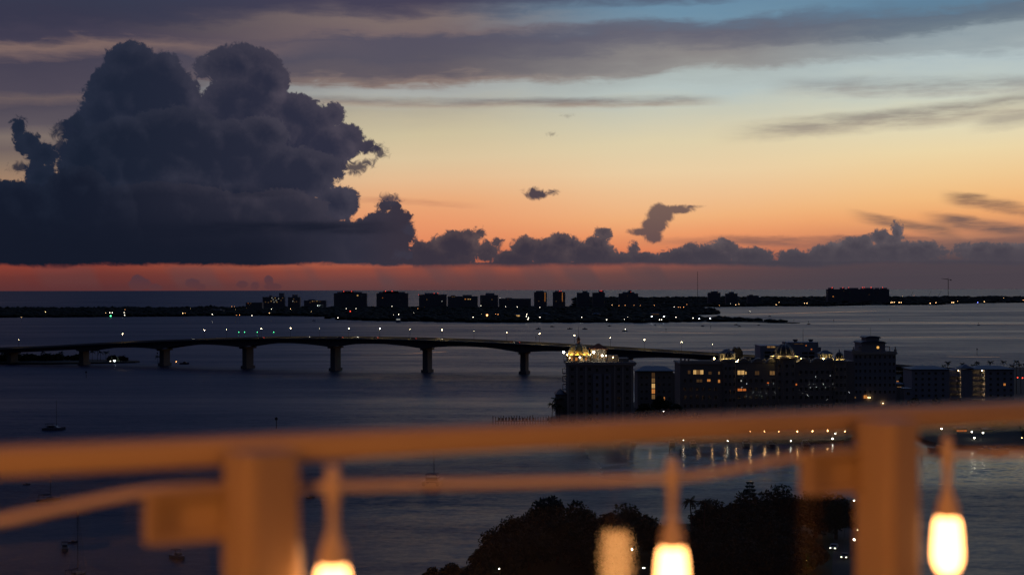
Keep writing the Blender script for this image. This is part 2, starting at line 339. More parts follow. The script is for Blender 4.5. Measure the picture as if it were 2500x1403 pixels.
M = dict(
    stucco=mat('stucco', (.26,.235,.2), .85, .2, .25), pale=mat('pale_render', (.3,.295,.29), .8, .15, .2), white=mat('white_paint', (.34,.34,.35), .6, .1, .3),
    trim=mat('stone_trim', (.42,.38,.31), .8, .15, .6), tile=mat('roof_tile', (.22,.09,.05), .8, .35, 1.5), slate=mat('metal_roof', (.10,.11,.14), .5, .2, .3),
    conc=mat('concrete', (.17,.165,.155), .85, .25, .12), roadc=mat('worn_concrete_road', (.16,.15,.13), .9, .25, .2), asph=mat('asphalt', (.05,.05,.05), .9, .3, .2), parapet=mat('parapet_concrete', (.24,.22,.18), .85, .2, .2),
    dark=mat('dark_paint', (.03,.03,.035), .6, .2, .5), steel=mat('galvanised_steel', (.2,.2,.21), .45, .15, 2, metal=.6), wood=mat('weathered_timber', (.07,.055,.045), .9, .35, 1.2),
    glass=mat('window_glass', (.012,.014,.018), .12, .1, .1, spec=.5), gold=mat('gilded_copper', (.62,.40,.10), .45, .2, .5, spec=.5), copper=mat('copper_cap', (.35,.16,.09), .6, .2, 1),
    leaf=mat('foliage', (.032,.042,.02), .8, .4, .3), leaf2=mat('foliage_dark', (.03,.04,.02), .85, .4, .3), bark=mat('bark', (.07,.05,.04), .9, .35, 1.5),
    grass=mat('lawn', (.03,.045,.018), .95, .4, .08), sand=mat('shore_ground', (.06,.055,.045), .95, .35, .05), wooded=mat('woods_foliage', (.022,.026,.016), .95, .4, .02),
    hull=mat('white_gelcoat', (.2,.2,.21), .35, .1, .4), hulld=mat('navy_gelcoat', (.06,.07,.1), .35, .1, .4), canvas=mat('boat_canvas', (.05,.06,.09), .8, .2, 1),
    rubber=mat('tyre_rubber', (.02,.02,.02), .9, .1, 1), carw=mat('silver_car_paint', (.3,.3,.31), .35, .1, .5), carr=mat('dark_car_paint', (.06,.05,.06), .35, .1, .5),
    rail=mat('painted_rail', (.46,.33,.22), .55, .08, 6.0, bump=.02), cable=mat('rubber_cable', (.74,.58,.44), .6, .08, 40), deckf=mat('terrace_paver', (.07,.065,.06), .8, .2, 2),
    mast=mat('mast_aluminium', (.12,.12,.12), .5, .1, 1), signw=mat('sign_face', (.55,.55,.55), .6, .05, 1), blackiron=mat('black_steel', (.02,.02,.022), .6, .2, 1),
    g_white=glow('lamp_white', (1,.90,.70), 8), g_warm=glow('lamp_warm', (1,.60,.26), 7.5), g_orange=glow('lamp_orange', (1,.38,.12), 7), g_red=glow('beacon_red', (1,.06,.03), 3.0),
    g_green=glow('lamp_green', (.08,.9,.35), 7), g_blue=glow('lamp_blue', (.2,.25,1), 8), g_cool=glow('lamp_cool', (.85,.93,1), 16),
    n_white=glow('near_lamp_white', (1,.92,.74), 30, True), n_warm=glow('near_lamp_warm', (1,.58,.24), 26, True), n_flood=glow('floodlight_lens', (1,.76,.36), 70, True), n_bridge=glow('bridge_lamp', (1,.80,.45), 60, True), n_dome=glow('dome_floodlight', (1,.72,.26), 300, True), n_quay=glow('quay_lamp_globe', (1,.52,.20), 50, True),
    w_warm=glow('lit_window_warm', (1,.58,.2), .62), w_dim=glow('lit_window_dim', (1,.52,.18), .16), w_faint=glow('lit_window_faint', (1,.5,.2), .05), w_orange=glow('lit_window_orange', (1,.36,.08), .5),
    w_red=glow('lit_window_amber', (1,.25,.05), .5), w_pale=glow('lit_window_pale', (.9,.9,.8), .5), w_bridge=glow('lit_strip', (1,.7,.3), .5), w_purple=glow('purple_canopy_light', (.14,.08,.55), .22))
ORD = ['first', 'second', 'third', 'fourth', 'fifth', 'sixth', 'seventh', 'eighth', 'ninth', 'tenth', 'eleventh', 'twelfth', 'thirteenth', 'fourteenth', 'fifteenth', 'sixteenth', 'seventeenth', 'eighteenth', 'nineteenth', 'twentieth', 'twenty-first', 'twenty-second']
# unit meshes shared by many pieces
def ico(r=1.0, sub=1):
    bm = bmesh.new(); bmesh.ops.create_icosphere(bm, subdivisions=sub, radius=r)
    v = [tuple(q.co) for q in bm.verts]; f = [tuple(w.index for w in q.verts) for q in bm.faces]; bm.free(); return v, f
ICO1 = ico(1, 1); ICO2 = ico(1, 2)
globe_me = {}
def globe(m):
    if m.name not in globe_me: globe_me[m.name] = MB().add(*ICO2).mesh('lamp_globe', m, True)
    return globe_me[m.name]
pole_me = MB().lathe([(.09,0), (.06,1)], 6).mesh('pole', M['dark'])
cap_me = MB().lathe([(.5,0), (.62,.15), (.2,.5)], 8).mesh('cap', M['dark'])
def lamp(pos, h, r, m, label, group, name='street_lamp', thick=1.0):
    """a lamp on a post: Empty at the foot, pole, shade, glowing globe"""
    t = thing(name, label, 'lamp', (pos[0], pos[1], pos[2] - h), group)
    link('pole', pole_me, t, (0,0,0), (thick, thick, h - r*.6))
    g = link('globe', globe(m), t, (0,0,h), (r, r, r))
    link('shade', cap_me, t, (0,0,h + r*.8), (r, r, r))
    return t
win_f = MB().box(-.5,.5,-.12,.02,-.5,-.42).box(-.5,.5,-.12,.02,.42,.5).box(-.5,-.42,-.10,.02,-.42,.42).box(.42,.5,-.10,.02,-.42,.42).box(-.03,.03,-.08,.02,-.42,.42).mesh('window', M['trim'])
pane_mes = {}
def window(root, x, y, z, w, h, m=None, ang=0.0):
    m = m or M['glass']
    if m.name not in pane_mes: pane_mes[m.name] = MB().add([(-.42,-.03,-.42),(.42,-.03,-.42),(.42,-.03,.42),(-.42,-.03,.42)], [(0,1,2,3)]).mesh('pane', m)
    o = link('window', win_f, root, (x, y, z), (w, 1, h), ang)
    link('pane', pane_mes[m.name], o)
    return o

# ------------------------------------------------------------------ water
def water_material():
    global NT
    m = bpy.data.materials.new('bay_water'); m.use_nodes = True; NT = m.node_tree; b = NT.nodes['Principled BSDF']
    g = NT.nodes.new('ShaderNodeNewGeometry'); pos = X(g.outputs['Position'])
    s = NT.nodes.new('ShaderNodeSeparateXYZ'); put(s.inputs[0], pos); x, y, z = (X(o) for o in s.outputs)
    def ncol(v, scale, detail, rough=.55):
        n = NT.nodes.new('ShaderNodeTexNoise'); n.noise_dimensions = '2D'; put(n.inputs['Vector'], v)
        n.inputs['Scale'].default_value = scale; n.inputs['Detail'].default_value = detail; n.inputs['Roughness'].default_value = rough
        return X(n.outputs['Color'])
    # wind patches and slicks: long lanes across the bay
    patch = noise(comb(x * .0011, y * .0042), 1.0, 4, .55, .5)
    lanes = noise(comb(x * .0045 + y * .002, y * .028), 1.0, 4, .6)
    rip1 = vmth('SUBTRACT', ncol(comb(x * .16, y * .34), 1.0, 2), (.5, .5, .5))
    rip2 = vmth('SUBTRACT', ncol(comb(x * .55 + y * .12, y * 1.1), 1.0, 2), (.5, .5, .5))
    amp = sstep(patch, .30, .68, .45, 1.25) * sstep(lanes, .25, .75, .7, 1.2)
    rip0 = vmth('SUBTRACT', ncol(comb(x * .035 + y * .02, y * .10), 1.0, 2), (.5, .5, .5))
    sl = vmth('ADD', vmth('ADD', vmth('MULTIPLY', rip1, (.12, .30, 0)), vmth('MULTIPLY', rip2, (.14, .30, 0))), vmth('MULTIPLY', rip0, (.08, .22, 0)))
    n = NT.nodes.new('ShaderNodeVectorMath'); n.operation = 'SCALE'; put(n.inputs[0], sl); put(n.inputs['Scale'], amp)
    nrm = vmth('NORMALIZE', vmth('ADD', X(n.outputs[0]), (0, 0, 1)))
    put(b.inputs['Normal'], nrm)
    lee = sstep(y, 740.0, 640.0) * sstep(y, 470.0, 560.0) * sstep(x, 10.0, 45.0)          # water sheltered by the quay and the hotels lies calmer
    put(b.inputs['Roughness'], sstep(patch * .6 + lanes * .4, .3, .7, .32, .48) * (1.0 - lee * .5))
    b.inputs['Base Color'].default_value = (.012, .020, .058, 1); b.inputs['IOR'].default_value = 1.33
    return m
M['water'] = water_material()
mb = MB(); rr = [0, 60, 200, 500, 1000, 2000, 4000, 8000, 16000, 40000, 100000, 280000]; n = 48
for k, r in enumerate(rr):
    for i in range(n): mb.v.append((r*math.cos(2*math.pi*i/n), r*math.sin(2*math.pi*i/n), 0))
for k in range(len(rr)-1):
    for i in range(n): mb.f.append((k*n+i, k*n+(i+1) % n, (k+1)*n+(i+1) % n, (k+1)*n+i) if k else (k*n, (k+1)*n+i, (k+1)*n+(i+1) % n))
mb.v = [(0,0,0) if i < n else v for i, v in enumerate(mb.v)]
mb.f = [tuple(reversed(f)) if len(f) == 4 else f for f in mb.f]
for i, f in enumerate(mb.f):
    a, b_, c_ = (Vector(mb.v[j]) for j in f[:3])
    if (b_-a).cross(c_-a).z < 0: mb.f[i] = tuple(reversed(f))
tag(obj('bay_water', mb, M['water']), kind='structure')
# smooth slicks left by passing boats
def slick(name, pts, w0, w1):
    L = [G(*p) for p in pts]; mb = MB(); k = len(L)
    for i, p in enumerate(L):
        t = (L[min(i+1, k-1)] - L[max(i-1, 0)]).normalized(); q = Vector((-t.y, t.x, 0)) * (w0 + (w1-w0)*i/(k-1)) * (.2 + math.sin(math.pi*min(1, (i+.4)/(k)))) / 2
        mb.v += [tuple(p + q + Vector((0,0,.02))), tuple(p - q + Vector((0,0,.02)))]
    for i in range(k-1):
        f = (2*i, 2*i+1, 2*i+3, 2*i+2); a, b_, c_ = (Vector(mb.v[j]) for j in f[:3])
        mb.f.append(f if (b_-a).cross(c_-a).z > 0 else tuple(reversed(f)))
    return tag(obj(name, mb, M['slick']), kind='structure')
M['slick'] = mat('slick_water', (.01,.014,.022), .13, .1, .01, spec=.5)
for pts, a, b_ in [([(1780,767),(1860,766),(1980,763),(2060,761),(2140,759)], 14, 30), ([(1540,806.5),(1620,810),(1720,813),(1800,814)], 3, 6),
                   ([(2010,780),(2120,784),(2250,786.5),(2380,790),(2560,793)], 6, 12), ([(1960,820.5),(2150,823),(2300,822),(2520,825)], 4, 8), ([(2310,870),(2400,871),(2440,871)], 3, 4),
                   ([(880,866),(1000,863),(1090,858)], 2, 4), ([(1700,856),(1850,853),(1990,851)], 3, 5)]:
    slick('boat_wake', pts, a, b_)

# ------------------------------------------------------------------ land
def land(name, pts, m, z=1.0):
    mb = MB().prism([(p[0], p[1]) for p in pts], -2.0, z)
    a = sum(pts[i][0]*pts[(i+1) % len(pts)][1] - pts[(i+1) % len(pts)][0]*pts[i][1] for i in range(len(pts)))
    if a < 0: mb.f = [tuple(reversed(f)) for f in mb.f]
    return tag(obj(name, mb, m), kind='structure')
def XY(px, Y): return Vector((xat(px, Y), Y, 0))
islA = [G(*p) for p in [(-900,772), (-300,774), (0,775), (60,774.5), (150,775), (260,773.5), (400,772.5), (520,771.5), (620,771), (700,771.5), (790,772.5), (835,773.5)]] + [XY(900, 3800), XY(900, 5500), XY(-900, 5500)]
islB = [G(*p) for p in [(822,776), (828,780), (900,783), (1000,784.5), (1080,786), (1150,787), (1280,787.5), (1400,787), (1500,787.5), (1560,788), (1650,786.5), (1720,785), (1800,785.5), (1880,788), (1940,789.5), (1953,788.5),
        (1900,786), (1830,782.5), (1760,780), (1700,777.5), (1672,771), (1710,768.5), (1752,767), (1756,765), (1738,758), (1712,753.5), (1690,751.5)]] + [XY(1690, 5650), XY(800, 5650), XY(800, 3500)]
islC = [G(*p) for p in [(1400,750), (1560,750), (1750,749.5), (1860,748), (2000,748), (2100,745.5), (2200,744.5), (2290,744.5), (2330,741.5), (2420,740), (2500,739), (2900,737), (3400,738), (3900,736)]] + [XY(3900, 12500), XY(1400, 12500)]
land('island', islA, M['sand']); land('island', islB, M['sand']); land('island', islC, M['sand'])
hotel_land = [G(*p) for p in [(1335,1026), (1352,1040), (1378,1068), (1420,1073), (1560,1074), (1700,1077), (1850,1079), (1990,1081), (2060,1080), (2110,1060), (2200,1055), (2262,1082), (2300,1092), (2420,1096), (2520,1094), (2700,1090), (2900,1070), (3200,1078), (3600,1060), (4200,1066)]] + [XY(4200, 1300), XY(2195, 1250), XY(2010, 1060), XY(1700, 930), XY(1560, 880), XY(1420, 830)]
land('hotel_peninsula', hotel_land, M['sand'], 1.4)
causeway = [G(*p) for p in [(-700,893), (-200,891), (0,888.5), (120,889), (250,887), (330,885.5), (341,884), (335,882), (250,880), (150,878), (0,874), (-700,870)]]
land('causeway_shore', causeway, M['sand'], 1.2)
park = [G(*p) for p in [(1015,1425), (1060,1412), (1120,1398), (1180,1378), (1215,1350), (1240,1318), (1290,1296), (1370,1286), (1450,1284), (1540,1287), (1620,1291), (1700,1285), (1780,1262), (1860,1244), (1980,1232), (2080,1228), (2140,1250), (2175,1320), (2190,1420), (2200,1600)]] + [Vector((120,150,0)), Vector((-40,150,0)), G(900, 1650)]
land('park_lawn', park, M['grass'], 1.2)

# ------------------------------------------------------------------ woods on the far islands: one mass of crowns
def inside(p, poly):
    c = False; n = len(poly)
    for i in range(n):
        a, b_ = poly[i], poly[i-1]
        if (a[1] > p[1]) != (b_[1] > p[1]) and p[0] < (b_[0]-a[0])*(p[1]-a[1])/(b_[1]-a[1]) + a[0]: c = not c
    return c
def woods(name, label, poly, n, size, hmin, hmax, ymax=None, spit=None, xr=(-.36, .36)):
    rng = np.random.default_rng(len(label)); V0 = np.array(ICO1[0]); F0 = np.array(ICO1[1])
    xs = [p[0] for p in poly]; ys = [p[1] for p in poly]; y1 = ymax or max(ys); vs = []; fs = []; k = 0
    rows = []
    for i in range(n*6):
        if k >= n: break
        y = min(ys) * (y1/min(ys)) ** rng.random(); x = (xr[0] + (xr[1]-xr[0])*rng.random())*y
        if not inside((x, y), poly): continue
        if spit and spit(x, y): continue
        w = size*(.6 + .8*rng.random()); h = hmin + (hmax-hmin)*rng.random()**2.2
        if rng.random() < .03: h *= 1.35; w *= .7
        v = V0 * (1 + .28*(rng.random((len(V0), 1))-.5)) * np.array([w, w, h*.62]) + np.array([x, y, h*.42])
        vs.append(v); fs.append(F0 + k*len(V0)); k += 1
    v = np.concatenate(vs); f = np.concatenate(fs)
    me = bpy.data.meshes.new(name); me.vertices.add(len(v)); me.vertices.foreach_set('co', v.ravel())
    me.loops.add(f.size); me.loops.foreach_set('vertex_index', f.ravel().astype(np.int32)); me.polygons.add(len(f))
    me.polygons.foreach_set('loop_start', np.arange(0, f.size, 3, dtype=np.int32)); me.polygons.foreach_set('loop_total', np.full(len(f), 3, dtype=np.int32))
    me.materials.append(M['wooded']); me.update(); me.validate()
    return tag(link(name, me), label, 'woods', kind='stuff')
woods('island_woods', 'dark wooded mass of the left island behind the bridge', islA, 3000, 13, 6.5, 11.5, 5450)
woods('island_woods', 'dark wooded mass of the middle island below the condominium row', islB, 3600, 13, 6, 10.5, 5600, spit=lambda x, y: x > xat(1700, y) and y < 3400 and random.random() < .45)
woods('island_woods', 'low dark wooded shore of the far island under the tower crane', islC, 5200, 22, 7, 14, 12400, xr=(.03, .74))
woods('shore_woods', 'dark wooded ground beyond the waterside apartments', hotel_land, 420, 7, 5, 11, 1290, xr=(.362, .83))
# shrubs and trees on the causeway tip under the bridge

# ------------------------------------------------------------------ the arched-girder bridge
dk = [(-420,858,1500), (-150,852,1420), (0,848,1385), (100,844.5,1370), (200,839,1358), (300,834,1348), (402,829.5,1339), (500,826,1312), (605,823.5,1289), (710,822,1269), (819,822,1250), (930,823,1234), (1043,825.5,1219),
      (1160,829.5,1206), (1280,835,1195), (1400,841.5,1184), (1530,849,1176), (1650,856.5,1170), (1780,864.5,1166), (1900,871,1166), (2050,880,1170), (2200,890,1180), (2320,897,1200), (2480,905,1240), (2700,914,1320)]
ctl = [P(*d) for d in dk]
def spline(pts, n):
    out = []
    for i in range(len(pts)-1):
        p0, p1, p2, p3 = pts[max(i-1, 0)], pts[i], pts[i+1], pts[min(i+2, len(pts)-1)]
        for k in range(n):
            t = k/n; out.append(.5*((2*p1) + (p2-p0)*t + (2*p0-5*p1+4*p2-p3)*t*t + (3*p1-p0-3*p2+p3)*t**3))
    return out + [pts[-1]]
path = spline(ctl, 8)
def path_at_px(px):
    for a, b_ in zip(path, path[1:]):
        pa, pb = a.x/a.y*F+1250, b_.x/b_.y*F+1250
        if pa <= px <= pb: t = (px-pa)/(pb-pa); return a.lerp(b_, t), (b_-a).normalized()
    return path[-1], Vector((1,0,0))
piers_px = [-160, 30, 205, 402, 605, 819, 1043, 1280, 1535, 1800]
pier_s = []
arc = [0.0]
for a, b_ in zip(path, path[1:]): arc.append(arc[-1] + (b_-a).length)
for px in piers_px:
    p, t = path_at_px(px); i = min(range(len(path)), key=lambda j: (path[j]-p).length); pier_s.append(arc[i])
def girder_depth(s):
    for a, b_ in zip(pier_s, pier_s[1:]):
        if a <= s <= b_:
            u = (s-a)/(b_-a); return 3.6 + 3.2*(2*u-1)**2 if b_ > pier_s[2] + 1 else 3.4
    return 3.2
bridge = thing('road_bridge', 'long high concrete road bridge with arched girders crossing the bay', 'bridge', (path[0].x, path[0].y, 0))
Lb = Vector((path[0].x, path[0].y, 0))
W = 34.0
def strip(name, m, offs):                  # cross-section swept along the deck; offs(s) -> list of (side, dz)
    mb = MB(); k = None
    for i, p in enumerate(path):
        t = (path[min(i+1, len(path)-1)] - path[max(i-1, 0)]); t.z = 0; t.normalize(); q = Vector((t.y, -t.x, 0))   # towards the camera
        sec = offs(arc[i]); k = len(sec)
        for o, dz in sec: mb.v.append(tuple(p - q*W/2 + q*o + Vector((0,0,dz)) - Lb + q*0))
    for i in range(len(path)-1):
        for j in range(k): mb.f.append((i*k+j, i*k+(j+1) % k, (i+1)*k+(j+1) % k, (i+1)*k+j))
    mb.f.append(tuple(range(k))); mb.f.append(tuple(reversed(range((len(path)-1)*k, len(path)*k))))
    o = obj(name, mb, m, bridge); bm = bmesh.new(); bm.from_mesh(o.data); bmesh.ops.recalc_face_normals(bm, faces=bm.faces[:]); bm.to_mesh(o.data); bm.free(); return o
W2 = W
strip('deck', M['roadc'], lambda s: [(0,-1.1), (W2,-1.1), (W2,-1.55), (0,-1.55)])
for o0 in (4.0, W2-11.0):
    strip('girder', M['conc'], lambda s, o0=o0: [(o0,-1.56), (o0+7,-1.56), (o0+6,-1.56-girder_depth(s)), (o0+1,-1.56-girder_depth(s))])
for o0, top in ((0.02, 0), (W2-.42, -.62), (W2/2-.2, -.4)): strip('parapet', M['parapet'], lambda s, o0=o0, top=top: [(o0,-1.096), (o0+.4,-1.096), (o0+.3,top), (o0+.1,top)])
strip('hand_rail', M['steel'], lambda s: [(W2-.28,-.16), (W2-.16,-.16), (W2-.16,-.06), (W2-.28,-.06)])
for px, s in zip(piers_px, pier_s):
    p, t = path_at_px(px); d = girder_depth(s); q = Vector((t.y, -t.x, 0)).normalized(); ang = math.atan2(t.y, t.x)
    for o0 in (W2/2,):
        c = p
        mb = MB().box(-2.3,2.3,-5.2,5.2,-3,p.z-1.5-d).box(-2.9,2.9,-9.0,9.0,p.z-3.0-d,p.z-1.56-d)
        pr = obj('pier', mb, M['conc'], bridge, (c.x-Lb.x, c.y-Lb.y, 0)); pr.rotation_euler = (0,0,ang)
        ft = obj('footing', MB().box(-3.2,3.2,-6.4,6.4,-3,2.4), M['conc'], pr)
for i_, (px, py, big) in enumerate(sorted([(299,815,1), (499,806,1), (638,802.5,1), (709,801.5,1), (851,801.5,1), (927,801.5,1.2), (1079,805,1.1), (1317,814,1.1), (1402,818.5,1), (1573,829,1.1), (1664,834.5,.7), (1846,846.5,.8), (45,829,.4), (780,801.5,.4), (1001,803,.4), (1157,807,.4), (1237,811,.5), (553,804,.4), (1490,824,.5), (1740,840,.5), (1960,853,.5)])):
    p, t = path_at_px(px); z = zat(py, p.y, px)
    lt_ = lamp((p.x, p.y, z), z - (p.z-1.1), .24*big, M['n_bridge'], f'street lamp on the bridge deck, {ORD[i_]} counting from the causeway end', 'street lamps along the bridge', thick=1.2)
    ld = bpy.data.lights.new('lamp_light', 'SPOT'); ld.energy = 3200*big; ld.color = (1,.74,.32); ld.spot_size = math.radians(155); ld.spot_blend = .5; ld.shadow_soft_size = .2
    lo = bpy.data.objects.new('lamp_light', ld); C.objects.link(lo); lo.parent = lt_; lo.location = (0, 0, z-(p.z-1.1)-.5)

# ------------------------------------------------------------------ cars on the bridge
def make_car(paint, label, tail=True):
    t = thing('car', label, 'car', (0,0,0), 'cars crossing the bridge')
    mb = MB(); pr = [(-2.2,.35), (2.2,.35), (2.25,.75), (1.3,.95), (.75,1.4), (-1.1,1.42), (-1.9,1.0), (-2.25,.9)]
    n = len(pr); mb.add([(x,-.88,z) for x,z in pr] + [(x,.88,z) for x,z in pr], [tuple(range(n)), tuple(reversed(range(n, 2*n)))] + [((i+1) % n, i, n+i, n+(i+1) % n) for i in range(n)])
    body = obj('body', mb, paint, t)
    obj('windscreen', MB().add([(1.27,-.75,.98),(1.27,.75,.98),(.79,.7,1.39),(.79,-.7,1.39)], [(0,1,2,3)]), M['glass'], body, (.015,0,.015))
    for sx in (-1.35, 1.35):
        for sy in (-.82, .82):
            w = MB().lathe([(.33,-.1), (.33,.1)], 10); w.v = [(x, z, y) for x, y, z in w.v]; obj('wheel', w, M['rubber'], t, (sx, sy, .33))
    for sy in (-.6, .6):
        obj('headlight', MB().cbox((2.26, sy, .72), .08, .3, .18), M['g_white'], t)
        obj('tail_light', MB().cbox((-2.27, sy, .82), .08, .34, .2), M['g_red'], t)
    return t
cars = {}
for px, off, dirn, paint in [(452,9,1,'carw'), (640,18,-1,'carr'), (738,9,1,'carw'), (832,18,-1,'carr'), (856,8,1,'carw'), (918,18,-1,'carr'), (1012,19,-1,'carr'), (1066,10,1,'carw'), (1248,8,1,'carr'), (1262,17,-1,'carw')]:
    p, t = path_at_px(px); q = Vector((t.y, -t.x, 0)).normalized(); c = p - q*W2/2 + q*off
    key = (paint, dirn); lab = ('silver' if paint == 'carw' else 'dark') + ' car ' + ('heading right with headlights on' if dirn > 0 else 'heading left with red tail lights') + ' across the bridge'
    rz = math.atan2(t.y, t.x) + (0 if dirn > 0 else math.pi); loc = (c.x, c.y, c.z - 1.1)
    if key in cars: clone(cars[key], loc, rz)
    else:
        cars[key] = make_car(M[paint], lab); cars[key].location = loc; cars[key].rotation_euler = (0,0,rz)

# navigation lights hung under the span, channel marks beyond
def nav(name, px, py, Y, m, label, r=.35):
    p = P(px, py, Y); t = thing(name, label, 'light', p); link('globe', globe(m), t, (0,0,0), (r,r,r)); obj('bracket', MB().box(-.12,.12,-.12,.12,.2,1.6), M['dark'], t)
nav('navigation_light', 877, 835, 1240, M['g_green'], 'green navigation light under the bridge span', .5)
nav('navigation_light', 912, 836, 1237, M['g_red'], 'red navigation light under the bridge span', .5)
def marker(px, py_w, h, label, group=None, board=True, z0=-2):
    g = G(px, py_w); t = thing('channel_marker', label, 'marker', g, group)
    obj('piling', MB().lathe([(.22,z0), (.17,h)], 7), M['wood'], t)
    if board: obj('board', MB().box(-.7,.7,-.24,-.19,h-1.6,h-.3), M['dark'], t)
    return t
for i, px in enumerate((583, 597, 628, 668)):
    t = marker(px, 816, 3.2, 'small green-lit channel marker beyond the bridge', 'green-lit markers beyond the bridge', False); link('lamp', globe(M['g_green']), t, (0,0,3.6), (.45,.45,.45))
marker(674, 1046, 6.0, 'tall thin channel piling in open water beside the railing'); marker(2385, 866, 7, 'channel piling with board off the lit apartment block'); marker(1308, 830, 5, 'channel piling with board just beyond the bridge lamps')
for px, py in [(1626,810), (1735,803), (2035,787), (2172,784), (2388,794), (384,872), (1938,786), (1974,790), (210,922)]: marker(px, py, 5.5, 'lone channel piling standing in the open bay', 'lone channel pilings')

# ------------------------------------------------------------------ condominium blocks on the far islands
def condo(px0, px1, py, Y, label, lit=(), pent=(), beacons=(), depth=24, m='pale', base=4.0, group='condominium blocks on the far shore'):
    x0, x1 = xat(px0, Y), xat(px1, Y); cx = (x0+x1)/2; zt = zat(py, Y, (px0+px1)/2); w = (x1-x0)/2
    t = thing('condominium', label, 'building', (cx, Y, 0), group)
    obj('wall', MB().box(-w,w,0,depth,-1,zt), M[m], t)
    nf = max(3, int(zt/3.6))
    sl = MB().box(-w-1.3,w+1.3,-1.6,depth+1.6,-.15,.15).mesh('balcony_slab', M['pale'])
    for k in range(1, nf+1): link('balcony_slab', sl, t, (0,0,zt*k/nf - .4))
    for a, b_, hh in pent: obj('penthouse', MB().box(-w+2*w*a, -w+2*w*b_, 3, depth-3, zt-.3, zt+hh), M[m], t)
    for (px, pyy, r) in beacons:
        q = P(px, pyy, Y); o = link('beacon', globe(M['g_red']), t, (q.x-cx, 2, q.z), (r*.7,r*.7,r*.7)); 
    for (px, pyy, wp, hp, mm) in lit:
        q = P(px, pyy, Y); k = Y/F
        window(t, q.x-cx, -.05, q.z, wp*k, hp*k, M[mm])
    return t
W1 = [(646,733,2,2,'w_dim')]
condo(641, 694, 724.5, 5300, 'wide low condominium with many lit windows left of the row', lit=[(px, py, 2.2, 1.8, m) for px, py, m in [(664,727,'w_pale'),(667,731,'w_pale'),(672,727,'w_warm'),(680,729,'w_pale'),(662,735,'w_warm'),(669,737,'w_pale'),(676,737,'w_warm'),(655,738,'w_dim'),(686,733,'w_dim'),(690,727,'w_dim'),(674,733,'w_pale'),(648,737,'w_dim')]], pent=[(.75,.98,14), (.3,.42,6)])
condo(703, 732, 725, 5320, 'narrow condominium with a peaked penthouse and faint window lights', lit=[(715,735,2,2,'w_pale'), (719,737,2,2,'w_dim'), (717,730,2,2,'w_dim'), (724,736,2,2,'w_dim')], pent=[(.35,.8,9)])
condo(742, 795, 733, 5250, 'low wide apartment block with a line of dim windows', lit=[(763,735,2,1.6,'w_warm'), (768,735,2,1.6,'w_dim'), (774,735,2,1.6,'w_warm'), (781,735.5,2,1.6,'w_dim'), (757,738,2,1.6,'w_dim')], pent=[(.2,.5,4)])
condo(815, 895, 715.5, 5300, 'broad dark condominium with two red roof beacons and one lit window', lit=[(873,721,4,3,'w_warm')], pent=[(.1,.85,5), (.25,.6,8)], beacons=[(839,711.5,1.6), (858,711.5,1.6)])
condo(919, 996, 715.5, 5320, 'broad dark twin condominium with two red roof beacons', pent=[(.08,.9,5), (.2,.7,8)], lit=[(934,727,2,2,'w_red')], beacons=[(941,710.5,1.6), (957,710.5,1.6)])
condo(1023, 1090, 718.5, 5300, 'dark condominium with a row of tiny red roof beacons', pent=[(.2,.7,5)], beacons=[(1022,719,1), (1060,715.5,1), (1069,715.5,1)], lit=[(1042,731,2,2,'w_dim'), (1079,735,2,2,'w_pale')])
condo(1093, 1166, 723, 5250, 'long low condominium with three bright windows near its end', lit=[(1136,730,4,2,'w_orange'), (1143,730,3,2,'w_warm'), (1148,730,3,2,'w_warm'), (1104,724,2,2,'w_dim'), (1109,724,2,2,'w_dim')], pent=[(.1,.25,4), (.5,.8,5)])
condo(1172, 1216, 720, 5300, 'stepped dark condominium between two low blocks', pent=[(.3,.8,7)], lit=[(1201,731,2,2,'w_dim')])
condo(1218, 1296, 728.5, 5350, 'very low long block beside a white lamp', pent=[(.2,.4,3)], lit=[(1240,731,2,2,'w_faint')])
for a, b_, lab in ((1304, 1335, 'tower block with lit stair column and plain roof'), (1350, 1380, 'tower block with lit stair column and red roof beacons')):
    cxp = 1330.5 if a == 1304 else 1373
    condo(a, b_, 712.5, 5200, lab, lit=[(cxp, 715.2+k*2.45, 1.9, 1.8, 'w_orange') for k in range(9)] + [(cxp-15, 735, 2, 1.5, 'w_dim')], pent=[(.15,.75,4)], beacons=[(1366,710,1.1), (1370,710,1.1)] if a == 1350 else ())
condo(1409, 1439, 714, 5250, 'slim grey tower block with an unlit face', pent=[(.45,.85,6)])
condo(1447, 1477, 714, 5260, 'slim grey tower block with paired red roof beacons', pent=[(.5,.9,8)], beacons=[(1465,709.5,1.2), (1469,709.5,1.2)])
condo(1511, 1558, 716, 5400, 'wide dark block with one small red beacon', pent=[(.2,.8,5), (.5,.65,12)], beacons=[(1540,712.5,.9)], lit=[(1532,722,1.6,1.6,'w_faint')])
condo(1729, 1759, 714, 6300, 'far tower block just right of the radio mast', pent=[(.25,.8,6)])
condo(1772, 1801, 716, 6350, 'far tower block with a stepped top right of the radio mast', pent=[(.3,.7,7)])
condo(1825, 1852, 721, 6400, 'small far block on the wooded shore', pent=[(.2,.5,4)])
condo(2021, 2171, 705.5, 6900, 'massive long resort block breaking the horizon with red beacons', pent=[(.03,.10,7), (.22,.28,7), (.34,.50,6), (.56,.75,6), (.79,.84,6), (.88,.97,6)], depth=40,
      beacons=[(2032,702,1.9), (2058,702,1.6), (2072,701.5,1.4), (2106,701.5,1.9), (2110,701.5,1.4), (2127,701.5,2.1), (2155,701.5,1.9)], lit=[(2060,710,2,1.6,'w_faint'), (2122,719,3,1.6,'w_faint'), (2034,723.5,4,2,'w_orange')])
condo(600, 640, 738, 4700, 'small low block at the wood edge with dim red lights', lit=[(612,740,2,1.4,'w_dim'), (606,740,2,1.4,'w_red')])
